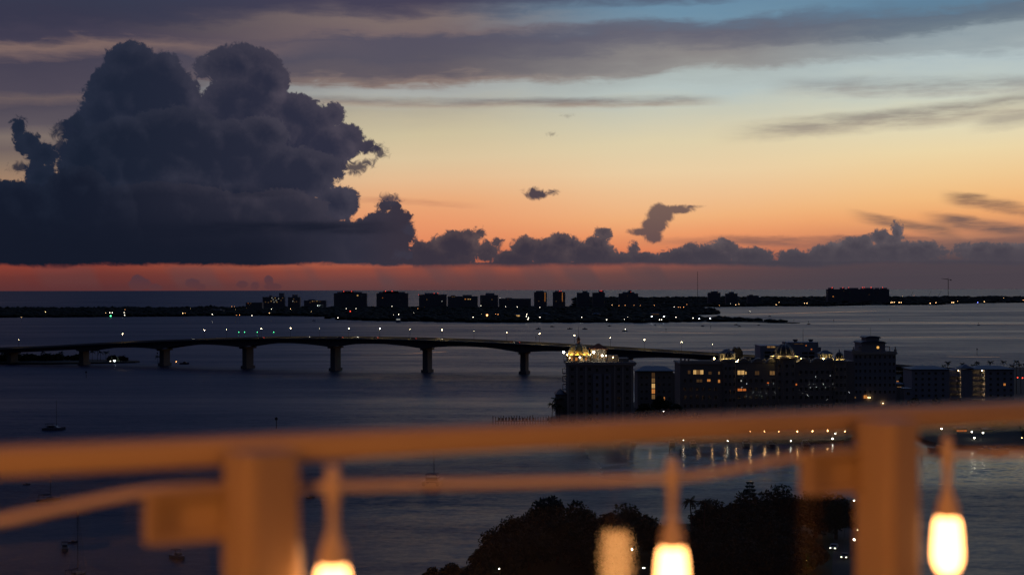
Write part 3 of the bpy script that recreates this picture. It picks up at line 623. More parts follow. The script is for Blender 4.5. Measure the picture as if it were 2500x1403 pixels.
condo(508, 545, 757, 4300, 'pale gabled waterfront house among dark trees', lit=[(556,762,1.5,1.5,'w_dim')], pent=[(.2,.8,3)])

# radio mast and tower crane
g = P(1703, 728, 6200); t = thing('radio_mast', 'thin lattice radio mast rising above the far shore', 'mast', (g.x, g.y, 0)); zt = zat(663, 6200, 1703)
mb = MB()
for a in range(3): mb.tube([(1.6*math.cos(a*2.094), 1.6*math.sin(a*2.094), 0), (.9*math.cos(a*2.094), .9*math.sin(a*2.094), zt)], .35, 4)
obj('lattice', mb, M['blackiron'], t); mb = MB()
for k in range(12):
    z = zt*(.06+.075*k); r = 1.6-.7*z/zt
    for a in range(3): mb.tube([(r*math.cos(a*2.094), r*math.sin(a*2.094), z), (r*math.cos(a*2.094+2.094), r*math.sin(a*2.094+2.094), z+6)], .16, 4)
obj('bracing', mb, M['blackiron'], t)
g = P(2315, 712, 8200); t = thing('tower_crane', 'tower crane standing over the far wooded shore', 'crane', (g.x, g.y, 0)); zj = zat(683, 8200, 2315)
obj('mast', MB().box(-1.3,1.3,-1.3,1.3,0,zj), M['blackiron'], t); obj('jib', MB().add([(-42,-1,zj+8),(-42,1,zj+8),(0,-1,zj+1),(0,1,zj+1),(-42,0,zj+9),(0,0,zj+5)], [(0,2,5,4),(1,4,5,3),(0,1,3,2),(0,4,1),(2,3,5)]), M['blackiron'], t)
obj('counter_jib', MB().box(0,19,-1,1,zj+.5,zj+2.4), M['blackiron'], t); obj('counterweight', MB().box(12,18,-1.3,1.3,zj-4,zj+1), M['conc'], t); obj('apex', MB().tube([(0,0,zj), (0,0,zj+14)], [1.2,.4], 5), M['blackiron'], t)
for px, a, b_ in ((2224, -6, 14), (2268, -10, 12), (2292, -14, 16)):
    g = P(px, 722, 8600); t = thing('crawler_crane', 'raked boom crane on the far shore', 'crane', (g.x, g.y, 0), 'raked boom cranes')
    obj('boom', MB().tube([(a,0,8), (b_,0,58)], [.9,.5], 4), M['blackiron'], t); obj('body', MB().box(a-4,a+3,-2,2,0,8), M['blackiron'], t)

# ------------------------------------------------------------------ lights among the island trees
def far_lamp(px, py, z=14.0, m='g_white', r=.95, label='white street lamp among the dark island trees', group='street lamps among the island trees'):
    Y = (H-z)*F/(lev(px, py)-707); p = Vector((xat(px, Y), Y, z)); lamp(p, z-1, r, M[m], label, group, thick=2.0)
for q in [(663,754), (709,754,'g_warm'), (845,753), (869,753), (957,747), (995,744), (1052,742), (1089,741), (1146,743), (1174,746), (1221,727,), (1225,742), (1234,748), (1263,749), (1318,750), (657,764,'g_warm'), (760,760,'g_warm',.5),
          (973,767), (1155,774), (1286,767), (1285,772), (1290,775), (1289,779,), (1318,774), (1420,774), (1481,780), (1566,774,), (1591,772,'g_cool',1.2), (1621,772,'g_cool',1.2), (1610,780), (1615,780), (1650,774), (1692,776), (1707,778,'g_cool',1.0), (1734,777,'g_cool',1.25), (1524,779,'g_white',.5), (1532,773,'g_white',.5),
          (1494,744,'g_warm'), (1511,746,'g_orange'), (1526,745,'g_orange'), (1548,745,'g_orange',.6), (1563,745,'g_orange',.7), (1597,745,'g_orange'), (1646,749,'g_white'), (1656,749.5,'g_orange',.8), (1661,749.5,'g_orange',.8), (1669,749.5,'g_orange'), (1677,743,'g_orange',.7), (1020,753,'g_orange',.6), (1035,748.5,'g_orange',.6), (1098,743,'g_orange',.6),
          (1189,769,'g_orange',1.9), (1210,766,'g_orange',.6), (1216,767,'g_orange',.7), (1010,764,'g_white',.4), (961,768,'g_white',.5), (1175,766,'g_warm',.5), (111,761,'g_warm',1.0), (305,755.5,'g_orange',.6), (303,762.5), (304,769), (268,763,'g_white',1.1), (274,763,'g_white',1.1), (258,763.5,'g_warm',.8), (446,764.5,'g_warm',1.2), (452,764,'g_orange',.7), (465,752,'g_warm',.5), (518,767), (575,755,'g_warm',.5),
          (566,748,'g_orange',.7), (572,748,'g_orange',.7), (600,749.5,'g_orange',.6), (608,749.5,'g_warm',.6), (615,770), (585,768.5,'g_orange',.6), (577,769,'g_orange',.5), (52,774.5,'g_warm',.5), (825,775.5,'g_white',1.0), (775,746,'g_cool',.9), (780,745.5,'g_cool',.7), (830,740.5,'g_white',.5),
          (1796,744,'g_warm',.9), (1804,742,'g_warm',.7), (1756,745.5,'g_orange',.7), (1784,741,'g_white',.6), (1895,743.5,'g_warm',.9), (1902,737.5,'g_warm',.9), (1964,740,'g_warm',1.2), (1970,740,'g_warm',1.2), (2203,723,'g_warm',.9), (2231,721,'g_orange',1.0), (2195,738,'g_warm',1.6), (2178,737.5,'g_warm',1.4), (2183,737.5,'g_warm',1.4), (2175,738.5,'g_warm',1.1), (2200,738,'g_warm',1.3),
          (2271,740,'g_warm',1.3), (2285,738.5,'g_warm',1.2), (2324,738,'g_warm',1.4), (2328,738,'g_warm',1.4), (2338,735,'g_warm',.8), (2387,738,'g_blue',1.5), (2403,736,'g_warm',1.3), (2450,727,'g_warm',1.0), (2498,732,'g_orange',1.2), (2035,723.5,'g_orange',1.0)]:
    px, py = q[:2]; m = q[2] if len(q) > 2 else 'g_white'; r = q[3] if len(q) > 3 else .95
    col = {'g_white': 'white', 'g_warm': 'warm yellow', 'g_orange': 'orange', 'g_cool': 'cool white', 'g_blue': 'blue'}[m]
    shore = 'far shore under the tower crane' if px > 1740 else 'left island' if px < 620 else 'middle island'
    z = 14.0 if py > 741 or px < 1740 else 15.0
    if py > 772: z = 11.0
    if px == 1189: far_lamp(px, py, z, m, r, 'largest orange floodlight on the middle island', 'orange floodlight')
    else: far_lamp(px, py, z, m, r*(.85 if px > 1740 else .68), f'{col} street lamp among the dark trees of the {shore}', f'{col} street lamps, {shore}')
nav('dock_light', 270, 771, 3650, M['g_green'], 'green light at a dock on the left island', 1.5); nav('dock_light', 2080, 741.5, 6400, M['g_green'], 'green light at the edge of the far shore', 1.8)
nav('tail_light_cluster', 855, 759.5, 4100, M['g_red'], 'red light among the trees below the beaconed condominiums', 1.5)
# houses on the middle island; lit and floodlit fronts are painted as glowing panes
for px, py, w_, h_, m, lab in [(1264,771,13,5,'w_warm','small house with a glowing yellow gable on the middle island'), (1330,768,26,3,'w_faint','long low pale building beside the white lamps on the middle island'), (1456,769,22,4,'w_faint','long low pale clubhouse on the middle island shore'), (1600,768,24,4,'w_faint','floodlit sheds on the middle island spit'), (972,779,12,2,'w_pale','boat shed with lit front at the middle island shore'), (690,748,12,2.2,'w_faint','pale low house below the narrow condominium')]:
    Y = (H-6)*F/(py-707); k = Y/F; t = thing('waterfront_house', lab, 'house', (xat(px, Y), Y, 0)); ww = w_*k/2
    obj('wall', MB().box(-ww,ww,0,9,0,6+h_*k/2), M['white'], t); obj('roof', MB().hip(-ww,ww,0,9,6+h_*k/2,9+h_*k/2, ww), M['slate'], t); window(t, 0, -.1, 6, w_*k*.85, h_*k, M[m])

# ------------------------------------------------------------------ small craft far off
def dinghy_mesh(L=6.0, Bm=2.0, D=1.0):
    mb = MB(); st = [(-.5,.85,.0), (-.25,1.0,-.05), (.1,.95,0), (.35,.6,.08), (.5,.06,.2)]
    for u, w, r in st: mb.v += [(u*L, -w*Bm/2, D+r), (u*L, -w*Bm/2*.7, -.25), (u*L, w*Bm/2*.7, -.25), (u*L, w*Bm/2, D+r)]
    for i in range(len(st)-1):
        for j in range(3): mb.f.append((i*4+j, (i+1)*4+j, (i+1)*4+j+1, i*4+j+1))
        mb.f.append((i*4+3, (i+1)*4+3, (i+1)*4, i*4))
    mb.f.append((0,1,2,3)); mb.f.append((19,18,17,16)); return mb
def motorboat(px, py, L, label, rz=0.0, lit=False, group=None, dark=True, arch=False):
    g = G(px, py); t = thing('motorboat', label, 'boat', g, group, rz); k = L/6.0
    obj('hull', dinghy_mesh(L, L*.34, L*.16), M['hulld' if dark else 'hull'], t)
    obj('cabin', MB().box(-.12*L,.16*L,-.1*L,.1*L,.14*L,.27*L), M['hulld' if dark else 'hull'], t)
    obj('windscreen', MB().add([(.165*L,-.095*L,.18*L),(.165*L,.095*L,.18*L),(.13*L,.085*L,.275*L),(.13*L,-.085*L,.275*L)], [(0,1,2,3)]), M['glass'], t)
    if arch: obj('bimini_top', MB().box(-.34*L,.02*L,-.14*L,.14*L,.38*L,.40*L).box(-.33*L,-.32*L,-.13*L,-.12*L,.16*L,.39*L).box(-.33*L,-.32*L,.12*L,.13*L,.16*L,.39*L).box(0,.01*L,-.13*L,-.12*L,.26*L,.39*L).box(0,.01*L,.12*L,.13*L,.26*L,.39*L), M['canvas'], t)
    if lit: link('running_light', globe(M['g_white']), t, (.1*L,0,.4*L), (.5,.5,.5))
    return t
for px, py, L, rz, lit in [(1314,803.5,9,0,0), (1348,797.5,8,3.1,0), (1391,803,9,3.1,0), (1428,803.5,9,3.1,0), (1488,796,7,.4,0), (1525,808.5,9,0,1), (1600,793,6,1,0), (1715,796.5,7,.3,0), (1797,793,8,0,0), (1805,797,7,.5,0), (1879,772.5,8,0,0), (1852,794,6,0,0), (1974,791.5,7,0,0), (2389,793.5,6,0,0), (766,783,8,0,0), (1830,763,10,0,1), (450,888.5,9,0,0)]:
    motorboat(px, py, L, 'motorboat with a white running light under way between bridge and island' if lit else 'small dark motorboat on the water between bridge and far islands', rz, lit, 'small dark motorboats beyond the bridge' if not lit else 'lit motorboats beyond the bridge')

# ------------------------------------------------------------------ moored boats in the near anchorage
def sailboat(px, py, L, mast, label, rz=0.0, boom=True, dark=False):
    g = G(px, py); t = thing('sailboat', label, 'boat', g, None, rz)
    h = obj('hull', dinghy_mesh(L, L*.3, L*.1), M['hulld' if dark else 'hull'], t)
    obj('coach_roof', MB().add([(-.12*L,-.08*L,.1*L),(.22*L,-.06*L,.11*L),(.22*L,.06*L,.11*L),(-.12*L,.08*L,.1*L),(-.1*L,-.07*L,.16*L),(.17*L,-.05*L,.155*L),(.17*L,.05*L,.155*L),(-.1*L,.07*L,.16*L)], [(4,5,6,7),(0,1,5,4),(1,2,6,5),(2,3,7,6),(3,0,4,7)]), M['hull'], t)
    obj('mast', MB().tube([(.08*L,0,.1*L), (.08*L,0,mast)], [.12,.08], 6), M['mast'], t)
    if boom: obj('furled_sail', MB().tube([(.06*L,0,.25*L), (-.15*L,0,.255*L), (-.36*L,0,.26*L)], [.16,.26,.12], 7), M['canvas'], t)
    mb = MB()
    for q in ((.49*L,0,.12*L), (-.48*L,0,.1*L), (.06*L,.14*L,.1*L), (.06*L,-.14*L,.1*L)): mb.tube([(.08*L,0,mast*.98), q], .03, 3)
    obj('rigging', mb, M['mast'], t)
    obj('bimini_top', MB().box(-.42*L,-.2*L,-.11*L,.11*L,.26*L,.275*L).box(-.41*L,-.4*L,-.1*L,-.09*L,.1*L,.265*L).box(-.41*L,-.4*L,.09*L,.1*L,.1*L,.265*L).box(-.22*L,-.21*L,-.1*L,-.09*L,.1*L,.265*L).box(-.22*L,-.21*L,.09*L,.1*L,.1*L,.265*L), M['canvas'], t)
    return t
def catamaran(px, py, L, mast, label, rz):
    g = G(px, py); t = thing('catamaran', label, 'boat', g, None, rz); me = dinghy_mesh(L, L*.12, L*.12)
    for s in (-1, 1): obj('hull', dinghy_mesh(L, L*.13, L*.12), M['hull'], t, (0, s*L*.2, 0))
    obj('bridge_deck', MB().box(-.42*L,.3*L,-.22*L,.22*L,.08*L,.13*L), M['hull'], t)
    obj('saloon', MB().add([(-.3*L,-.18*L,.13*L),(.2*L,-.15*L,.13*L),(.2*L,.15*L,.13*L),(-.3*L,.18*L,.13*L),(-.3*L,-.17*L,.22*L),(.1*L,-.13*L,.22*L),(.1*L,.13*L,.22*L),(-.3*L,.17*L,.22*L)], [(4,5,6,7),(0,1,5,4),(1,2,6,5),(2,3,7,6),(3,0,4,7)]), M['hull'], t)
    obj('side_window', MB().box(-.2*L,.06*L,-.172*L,-.166*L,.15*L,.2*L), M['glass'], t)
    obj('bimini_top', MB().box(-.38*L,0,-.17*L,.17*L,.3*L,.315*L).box(-.37*L,-.36*L,-.15*L,-.14*L,.12*L,.31*L).box(-.37*L,-.36*L,.14*L,.15*L,.12*L,.31*L).box(-.05*L,-.04*L,-.12*L,-.11*L,.2*L,.31*L).box(-.05*L,-.04*L,.11*L,.12*L,.2*L,.31*L), M['canvas'], t)
    obj('mast', MB().tube([(.12*L,0,.2*L), (.12*L,0,mast)], [.13,.09], 6), M['mast'], t)
    return t
catamaran(131, 1049, 10.5, 15, 'catamaran motoring slowly above the railing with its mast bare', 0.0)
catamaran(1057, 1180, 12.5, 18, 'wide catamaran moored just behind the string cable, seen from astern', 1.45)
sailboat(118, 1221, 8.0, 12, 'small sailing boat half hidden by the left string cable', .5)
sailboat(185, 1408, 8.5, 17, 'tall-masted dark sailing boat low beside the grey motor cruiser', 1.3, dark=True)
motorboat(157, 1342, 6.2, 'grey motor cruiser with bimini moored near the tall-masted sailing boat', 1.9, dark=False, arch=True)
motorboat(176, 1324, 2.6, 'tiny tender trailing behind the grey motor cruiser', .3, dark=True)
motorboat(433, 1363, 6.0, 'white motor cruiser with canopy moored below the post bracket', -.75, dark=False, arch=True)
motorboat(64, 1183, 2.6, 'tiny dinghy afloat between railing and string cable', .2); motorboat(757, 1215, 3.0, 'tiny dark skiff just right of the railing post', .4)
# wooden pier with pilings off the hotel point
g0, g1 = G(1203, 1026, 2.2), G(1352, 1026, 2.2)
t = thing('timber_pier', 'old timber pier on pilings reaching out from the hotel point', 'pier', (g0.x, g0.y, 0)); Lp = g1.x - g0.x
obj('deck', MB().box(1.2, Lp, -1.0, 1.0, 1.9, 2.2), M['wood'], t)
pm = MB().lathe([(.2,-3), (.17,1)], 6).mesh('piling', M['wood'])
for i in range(24):
    x = Lp*i/23; o = link('piling', pm, t, (x, (-1.15, 1.15)[i % 2], random.uniform(2.4, 3.6)), (1,1,1.4))
for i in range(11):
    x = Lp*.1 + i*Lp*.028*2; o = link('bench_rail', MB().box(-.5,.5,-.05,.05,2.2,3.3 + .5*random.random()).mesh('bench_rail', M['wood']), t, (min(x, Lp*.72), .8, 0))

# ------------------------------------------------------------------ buildings on the near peninsula
class Bld:
    """a building whose street face stands at depth Y; pixel columns/rows of the photograph give its size"""
    def __init__(s, name, label, px0, px1, Y, depth):
        s.Y = Y; s.x0, s.x1 = xat(px0, Y), xat(px1, Y); s.cx = (s.x0+s.x1)/2; s.w = (s.x1-s.x0)/2; s.d = depth
        s.t = thing(name, label, 'building', (s.cx, Y, 0))
    def X(s, px): return xat(px, s.Y) - s.cx
    def Z(s, py, px=None): return zat(py, s.Y, px if px is not None else s.cx/s.Y*F+1250)
    def part(s, name, mb, m, loc=None, smooth=False, parent=None): return obj(name, mb, M[m], parent or s.t, loc, smooth)
    def box(s, name, px0, px1, py, m, y0=0.0, y1=None, z0=-1.0): return s.part(name, MB().box(s.X(px0), s.X(px1), y0, s.d if y1 is None else y1, z0, s.Z(py, (px0+px1)/2)), m)
    def win(s, px, py, wp, hp, m=None, y=-.02): k = s.Y/F; return window(s.t, s.X(px), y, s.Z(py, px), wp*k, hp*k, M[m] if m else None)
    def flood(s, px, py, r=.3, m='n_flood', y=0.0, label=None):
        o = link('floodlight', globe(M[m]), s.t, (s.X(px), y, s.Z(py, px)), (r,r,r)); return o
def dome(b, c, R, Hh, ribs=8, m='gold', rib='trim', band=True, n=24):
    prof = [(R*1.22, -.9), (R*1.22, -.55), (R*1.06, -.35), (R*1.02, 0)] if band else [(R*1.02, -.2), (R*1.02, 0)]
    prof += [(R*math.cos(a), Hh*math.sin(a)) for a in [math.radians(q) for q in range(4, 86, 8)]] + [(R*.06, Hh*1.0)]
    d = b.part('dome', MB().lathe(prof, n), m, c, smooth=False)
    for i in range(ribs):
        a = 2*math.pi*(i+.5)/ribs
        pts = [(math.cos(a)*(R*math.cos(q)+.03), math.sin(a)*(R*math.cos(q)+.03), Hh*math.sin(q)) for q in [math.radians(v) for v in range(4, 87, 12)]]
        b.part('rib', MB().tube(pts, R*.045, 5), rib, None, parent=d)
    return d
# --- domed corner building
b = Bld('domed_hotel', 'tall hotel block with a floodlit golden dome on its roof corner', 1385, 1546, 742, 24)
zr = b.Z(884)
b.part('wall', MB().box(-b.w, b.w, 0, b.d, -1, zr-1.2), 'stucco')
b.part('cornice', MB().box(-b.w-1.0, b.w+1.6, -1.0, b.d+1, zr-1.2, zr-.3).box(-b.w-.5, b.w+1.0, -.5, b.d+.5, zr-1.9, zr-1.2), 'trim')
b.part('roof_deck', MB().box(-b.w-.9, b.w+1.4, -.9, b.d+.9, zr-.3, zr), 'conc')
for x0, x1 in ((1447,1468), (1474,1491)): b.part('bay', MB().box(b.X(x0), b.X(x1), -1.2, 0, -1, b.Z(912)), 'pale')
for x in (1386, 1408, 1430, 1500, 1520, 1542): b.part('pilaster', MB().box(b.X(x)-.45, b.X(x)+.45, -.35, 0, -1, zr-1.9), 'trim')
for k in range(7):
    py = 901 + k*17.6
    for px in (1397, 1419, 1439, 1510, 1531): b.win(px, py, 7.5, 9)
    for px in (1457, 1482): b.win(px, py + 2, 6.5, 9.5, y=-1.22 if py > 905 else -.02)
for k in range(3):
    z = b.Z(911 + k*19.6); x = b.X(1385)
    bal = b.part('balcony', MB().box(x-2.5, x, 1, 7, z-.35, z).box(x-2.3, x, 1.2, 6.8, z+2.35, z+2.6), 'trim')
    b.part('railing', MB().box(x-2.5, x-2.4, 1, 7, z+.95, z+1.05).box(x-2.5, x, 1, 1.1, z+.95, z+1.05), 'dark', parent=bal)
    for yy in (1.1, 6.8): b.part('baluster', MB().box(x-2.45, x-2.3, yy-.1, yy+.1, z, z+2.35), 'trim', parent=bal)
cx, R = b.X(1414), 5.6; zd = b.Z(867); cc = (cx, 9.0, zd)
b.part('drum', MB().lathe([(R*.92, zr-zd), (R*.92, -1.0)], 24), 'trim', cc)
for i in range(12):
    a = 2*math.pi*i/12; b.part('column', MB().lathe([(.34,zr-zd), (.28,-.9)], 8), 'trim', (cx+R*1.08*math.cos(a), 9+R*1.08*math.sin(a), zd))
for i in range(12):
    a = 2*math.pi*(i+.5)/12; o = window(b.t, cx+R*.925*math.cos(a), 9+R*.925*math.sin(a), (zr+zd-.9)/2+.1, 1.3, 1.9, M['w_orange' if i % 3 else 'w_warm'], a+math.pi/2)
d = dome(b, cc, R, b.Z(840)-zd); b.part('floodlight_screen', MB().lathe([(R*1.215,-.56), (R*1.25,-.56), (R*1.25,-.08), (R*1.215,-.08), (R*1.215,-.56)], 24, cap=False), 'trim', None, parent=d)  # raised ring added to hide the dome floodlights from the camera
b.part('lantern', MB().lathe([(1.15,0), (1.0,.3), (.85,.5), (.85,2.1), (1.15,2.3), (.9,2.9), (.4,3.5), (.12,3.8)], 10), 'copper', (cx, 9, b.Z(840.3)))
b.part('spire', MB().tube([(0,0,0), (0,0,5.6)], [.12,.05], 5), 'blackiron', (cx, 9, b.Z(825)))
for i in range(10):
    a = 2*math.pi*(i+.25)/10; link('floodlight', globe(M['n_dome']), b.t, (cx+R*1.14*math.cos(a), 9+R*1.14*math.sin(a), zd-.34), (.17,.17,.17))
for px, py, r, y in [(1376.5,860,.55,3.2), (1450,860,.55,2.6), (1416,871.5,.34,2.6), (1391,874,.22,2.6), (1471,868.5,.42,4.0), (1481,869,.24,5.0), (1498,872.5,.26,4.5)]:
    if px == 1376.5: b.part('lamp_arm', MB().tube([(b.X(1384),3.2,zr-.1), (b.X(px),3.2,zr-.1), (b.X(px),3.2,b.Z(py)-.4)], .08, 5), 'dark')
    elif px == 1450: b.part('lamp_arm', MB().tube([(b.X(px),2.6,zr), (b.X(px),2.6,b.Z(py)-.4)], .07, 5), 'dark')
    b.flood(px, py, r, 'n_white' if r > .3 else 'n_warm', y)
x0, x1 = b.X(1444), b.X(1484); z1 = b.Z(854)
pv = b.part('pavilion', MB().box(x0+.3, x1-.3, 8, 15, zr, z1), 'stucco')
b.part('hip_roof', MB().hip(x0+.3, x1-.3, 8, 15, z1, b.Z(840), 1.0, .9), 'tile', parent=pv)
for px in (1446, 1462, 1477): b.part('column', MB().lathe([(.42,zr), (.36,z1-.5), (.6,z1)], 8), 'trim', (b.X(px), 7.5, 0), parent=pv)
for px in (1454, 1469): window(pv, b.X(px), 7.9, (zr+z1)/2-.3, 2.2, 2.6, M['w_dim'])
b.part('roof_block', MB().box(b.X(1486), b.X(1512), 9, 16, zr, b.Z(869)), 'stucco'); b.part('plant_room', MB().box(b.X(1512), b.X(1536), 4, 14, zr, b.Z(875)), 'stucco')
b.part('low_wing', MB().box(b.X(1357), b.X(1385)-.02, 2, 16, -1, b.Z(964)), 'stucco'); b.part('wing_roof', MB().hip(b.X(1357), b.X(1384)-.6, 2, 16, b.Z(964), b.Z(950), 3, .5), 'slate')

# --- hip-roofed block with the lit stair
b = Bld('apartment_block', 'plain apartment block with a grey hipped roof and lit stair column', 1556, 1643, 820, 20)
b.box('wall', 1556, 1643, 906, 'stucco'); b.part('hip_roof', MB().hip(-b.w, b.w, 0, b.d, b.Z(906), b.Z(895), b.w*1.1, 1.3), 'slate')
for k, m in enumerate(('w_faint', 'w_dim', 'w_warm', 'w_orange', 'w_dim')): b.win(1594.5, 915 + k*13.2, 9, 12.8, m)
for k in range(4):
    for px in (1566, 1578, 1608, 1620, 1634): b.win(px, 921 + k*17, 6, 8, 'w_orange' if (px, k) == (1620, 3) else None)
b.part('roof_edge_block', MB().box(b.X(1640), b.X(1652), 1, 12, -1, b.Z(912)), 'stucco')

# --- the long hotel with turrets, barrel gables and small domes
b = Bld('turreted_hotel', 'long hotel with round turrets, small ribbed domes and floodlit roof gables', 1660, 2086, 770, 26)
zr = b.Z(884)
b.part('wall', MB().box(-b.w, b.w, 0, b.d, -1, zr), 'stucco'); b.part('cornice', MB().box(-b.w-.6, b.X(1760), -.6, b.d+.5, zr-.9, zr-.1), 'trim')
b.part('parapet', MB().box(-b.w, b.X(1762), -.1, .3, zr, zr+.9), 'trim')
for px in (1662, 1672, 1681): b.part('urn', MB().lathe([(.25,0), (.5,.5), (.55,.9), (.2,1.3)], 8), 'trim', (b.X(px), .1, zr+.9))
def turret(px, wpx, pyt, R, Hh, ribs, y=1.0, dm='glass', lantern=True):
    x = b.X(px); r = wpx/2*b.Y/F; zt = b.Z(pyt, px)
    tr = b.part('turret', MB().lathe([(r,-1), (r,zt-1.0), (r*1.12,zt-.7), (r*1.12,zt-.1), (r*.9,zt)], 20), 'stucco', (x, y, 0), smooth=False)
    b.part('dome_drum', MB().lathe([(R*1.25,0), (R*1.2,.9), (R*1.02,1.1), (R*1.02,1.5)], 20), 'trim', (x, y+.5, zt), parent=None)
    d = dome(b, (x, y+.5, zt+1.6), R, Hh, ribs, dm, 'trim', band=False, n=20)
    b.part('floodlight_screen', MB().lathe([(R*1.62,0), (R*1.66,0), (R*1.66,.5), (R*1.62,.5), (R*1.62,0)], 20, cap=False), 'trim', (x, y+.5, zt))  # ring added in front of the turret floodlights to hide them from view
    for i in range(7):
        a = 2*math.pi*(i+.5)/7; link('floodlight', globe(M['n_dome']), b.t, (x+R*1.48*math.cos(a), y+.5+R*1.48*math.sin(a), zt+.2), (.10 if R < 3 else .13,)*3)
    if lantern: b.part('finial', MB().lathe([(.35,0), (.3,.6), (.5,.8), (.1,1.6)], 8), 'trim', (x, y+.5, zt+1.6+Hh))
    for k in range(5):
        for a in (-2.2, -1.57, -.95): window(b.t, x+r*1.005*math.cos(a), y+r*1.005*math.sin(a), zt-4.5-k*4.2, 1.5, 2.2, None, a+math.pi/2)
    return tr
turret(1780, 34, 878, 2.3, 2.9, 8, .6); turret(1918, 56, 872, 4.9, 5.4, 10, 3.2); turret(2050, 34, 880, 2.2, 3.0, 8, .6)
for px in (1816, 1851, 1886, 1963, 1996, 2026):
    x = b.X(px); r = 13*b.Y/F
    arch = [(-r,0)] + [(r*math.cos(a), .1 + r*.75*math.sin(a)) for a in [math.radians(v) for v in range(180, -1, -20)]][1:]
    n = len(arch); mb = MB().add([(q, 0, z) for q, z in arch] + [(q, 4.5, z) for q, z in arch], [tuple(range(n-1, -1, -1)), tuple(range(n, 2*n))] + [(i, (i+1) % n, n+(i+1) % n, n+i) for i in range(n)])
    b.part('barrel_gable', mb, 'stucco', (x, -.3, zr-.2))
    b.part('vent_dome', MB().lathe([(r*.75,0), (r*.6,r*.42), (r*.3,r*.62), (.05,r*.7)], 14), 'trim', (x + 1.0, 7.5, zr+.4), smooth=False)
for px in (1740, 1834, 1869, 1978, 2011): b.part('roof_urn', MB().lathe([(.5,0), (.9,.7), (.7,1.3), (.25,1.5), (.3,2.0), (.05,2.4)], 10), 'trim', (b.X(px), 4.0, zr))
for px0, px1, pyw, pyr in ((1766, 1803, 866, 855), (2014, 2044, 867, 857)):
    pv = b.part('pavilion', MB().box(b.X(px0), b.X(px1), 12, 18, zr-.5, b.Z(pyw, px0)), 'trim'); b.part('hip_roof', MB().hip(b.X(px0), b.X(px1), 12, 18, b.Z(pyw, px0), b.Z(pyr, px0), 2.0, .6), 'slate', parent=pv)
    for i in range(3): link('floodlight', globe(M['n_dome']), b.t, (b.X(px0 + (px1-px0)*(i+.5)/3), 10.6, zr+.3), (.10,.10,.10))
    for i in range(4): window(pv, b.X(px0 + (px1-px0)*(i+.5)/4), 11.97, (zr+b.Z(pyw, px0))/2+.5, 1.1, 2.2)
x0, x1 = b.X(1801), b.X(1828); xm = b.X(1814.5); za, zb, zc = b.Z(882), b.Z(862), b.Z(850)
poly = [(x0,zr), (x1,zr), (x1,zb), (b.X(1819.5),zc), (xm,b.Z(855)), (b.X(1809),zc), (x0,zb)]; n = len(poly)
b.part('twin_gable_tower', MB().add([(x,20,z) for x,z in poly] + [(x,25,z) for x,z in poly], [tuple(range(n)), tuple(range(2*n-1, n-1, -1))] + [((i+1) % n, i, n+i, n+(i+1) % n) for i in range(n)]), 'dark')
for px, py, r, y in [(1747,876,.36,6), (1801,883,.42,5.0), (1806,880,.25,5.0), (1853,877,.34,6), (1818,877,.18,6.0), (1943.5,882,.40,5.5), (1962,877,.42,6.5), (2009,882,.42,6.0), (2029,884,.36,4.0), (1898,880,.2,9.0), (1930,880,.2,9.0), (1792,874,.18,10.0), (2020,877,.2,10.0), (2040,880,.25,6)]: b.flood(px, py, r, 'n_flood', y)
for px, py, wp, hp, m in [(1696,908,8.5,12,'w_warm'), (1704.5,908,8.5,12,'w_dim'), (1713,908,8.5,12,'w_warm'), (1733,910,8.5,8,'w_faint'), (1755,910,4.5,8,'w_dim'), (1707,929,16,8,'w_faint'), (1730,928,9,6.5,'w_orange'), (1755,930,5.5,8.5,'w_orange'), (1804,909,8.5,12,'w_warm'), (1813,909,8.5,12,'w_warm'), (1820.5,910,3.5,8,'w_warm'),
        (1885,910,14,11,'w_dim'), (1848,910,12,11,'w_faint'), (1806,951,13,7,'w_red'), (1817,951,9,6,'w_red'), (1874.5,934,5.5,3,'w_red'), (1942,938,8,5,'w_red'), (1809,929,3.5,4,'w_pale'), (1682,908,7,10,'w_faint')]: b.win(px, py, wp, hp, m)
for k in range(5):
    for px in list(range(1672, 1762, 15)) + list(range(1804, 1890, 14)) + list(range(1955, 2034, 13)):
        py = 908 + k*20.5
        if k < 1 and px < 1890 or (k == 1 and px in (1702, 1717, 1732, 1747)) : continue
        if any(abs(px-q[0]) < 12 and abs(py-q[1]) < 11 for q in [(1707,929), (1730,928), (1755,930), (1806,951), (1817,951), (1874,934)]): continue
        b.win(px, py, 7.5, 10)
for i in range(34):
    px = random.choice([random.uniform(1810, 1892), random.uniform(1950, 2075)]); py = random.choice([918, 937, 945, 957, 965, 975]) + random.uniform(-1.5, 1.5)
    link('balcony_light', globe(M['g_cool']), b.t, (b.X(px), -.5, b.Z(py, px)), (.028, .028, .028))
b.part('rear_wing', MB().box(b.X(2062), b.X(2086), -.3, 18, -1, zr+.6), 'stucco')

# --- modern slab behind
b = Bld('modern_slab', 'pale modern apartment slab with roof vents behind the turreted hotel', 1856, 2008, 985, 22)
b.box('low_block', 1856, 1927, 843.5, 'white'); b.box('main_block', 1924, 2000, 835.5, 'white', 3.0); b.box('end_block', 1990, 2008, 848, 'pale', 5.0)
for k in range(5):
    b.win(1884, 860 + k*9, 42, 6.5); b.win(1975, 862 + k*9, 36, 6.5, y=2.98)
b.win(1881, 846.5, 20, 5, 'w_dim'); b.win(1889.5, 846.7, 5.5, 4.5, 'w_warm'); b.win(1952, 839.5, 26, 1.6, 'w_faint', 2.98); b.win(1970, 843.5, 3, 3, 'w_red', 2.98); b.win(1983, 852.5, 4, 3, 'w_red', 2.98)
for px in (1950, 1988): b.part('roof_vent', MB().lathe([(1.3,0), (1.3,.9), (1.9,1.1), (1.7,1.8)], 10), 'conc', (b.X(px), 12, b.Z(835.8, px)))
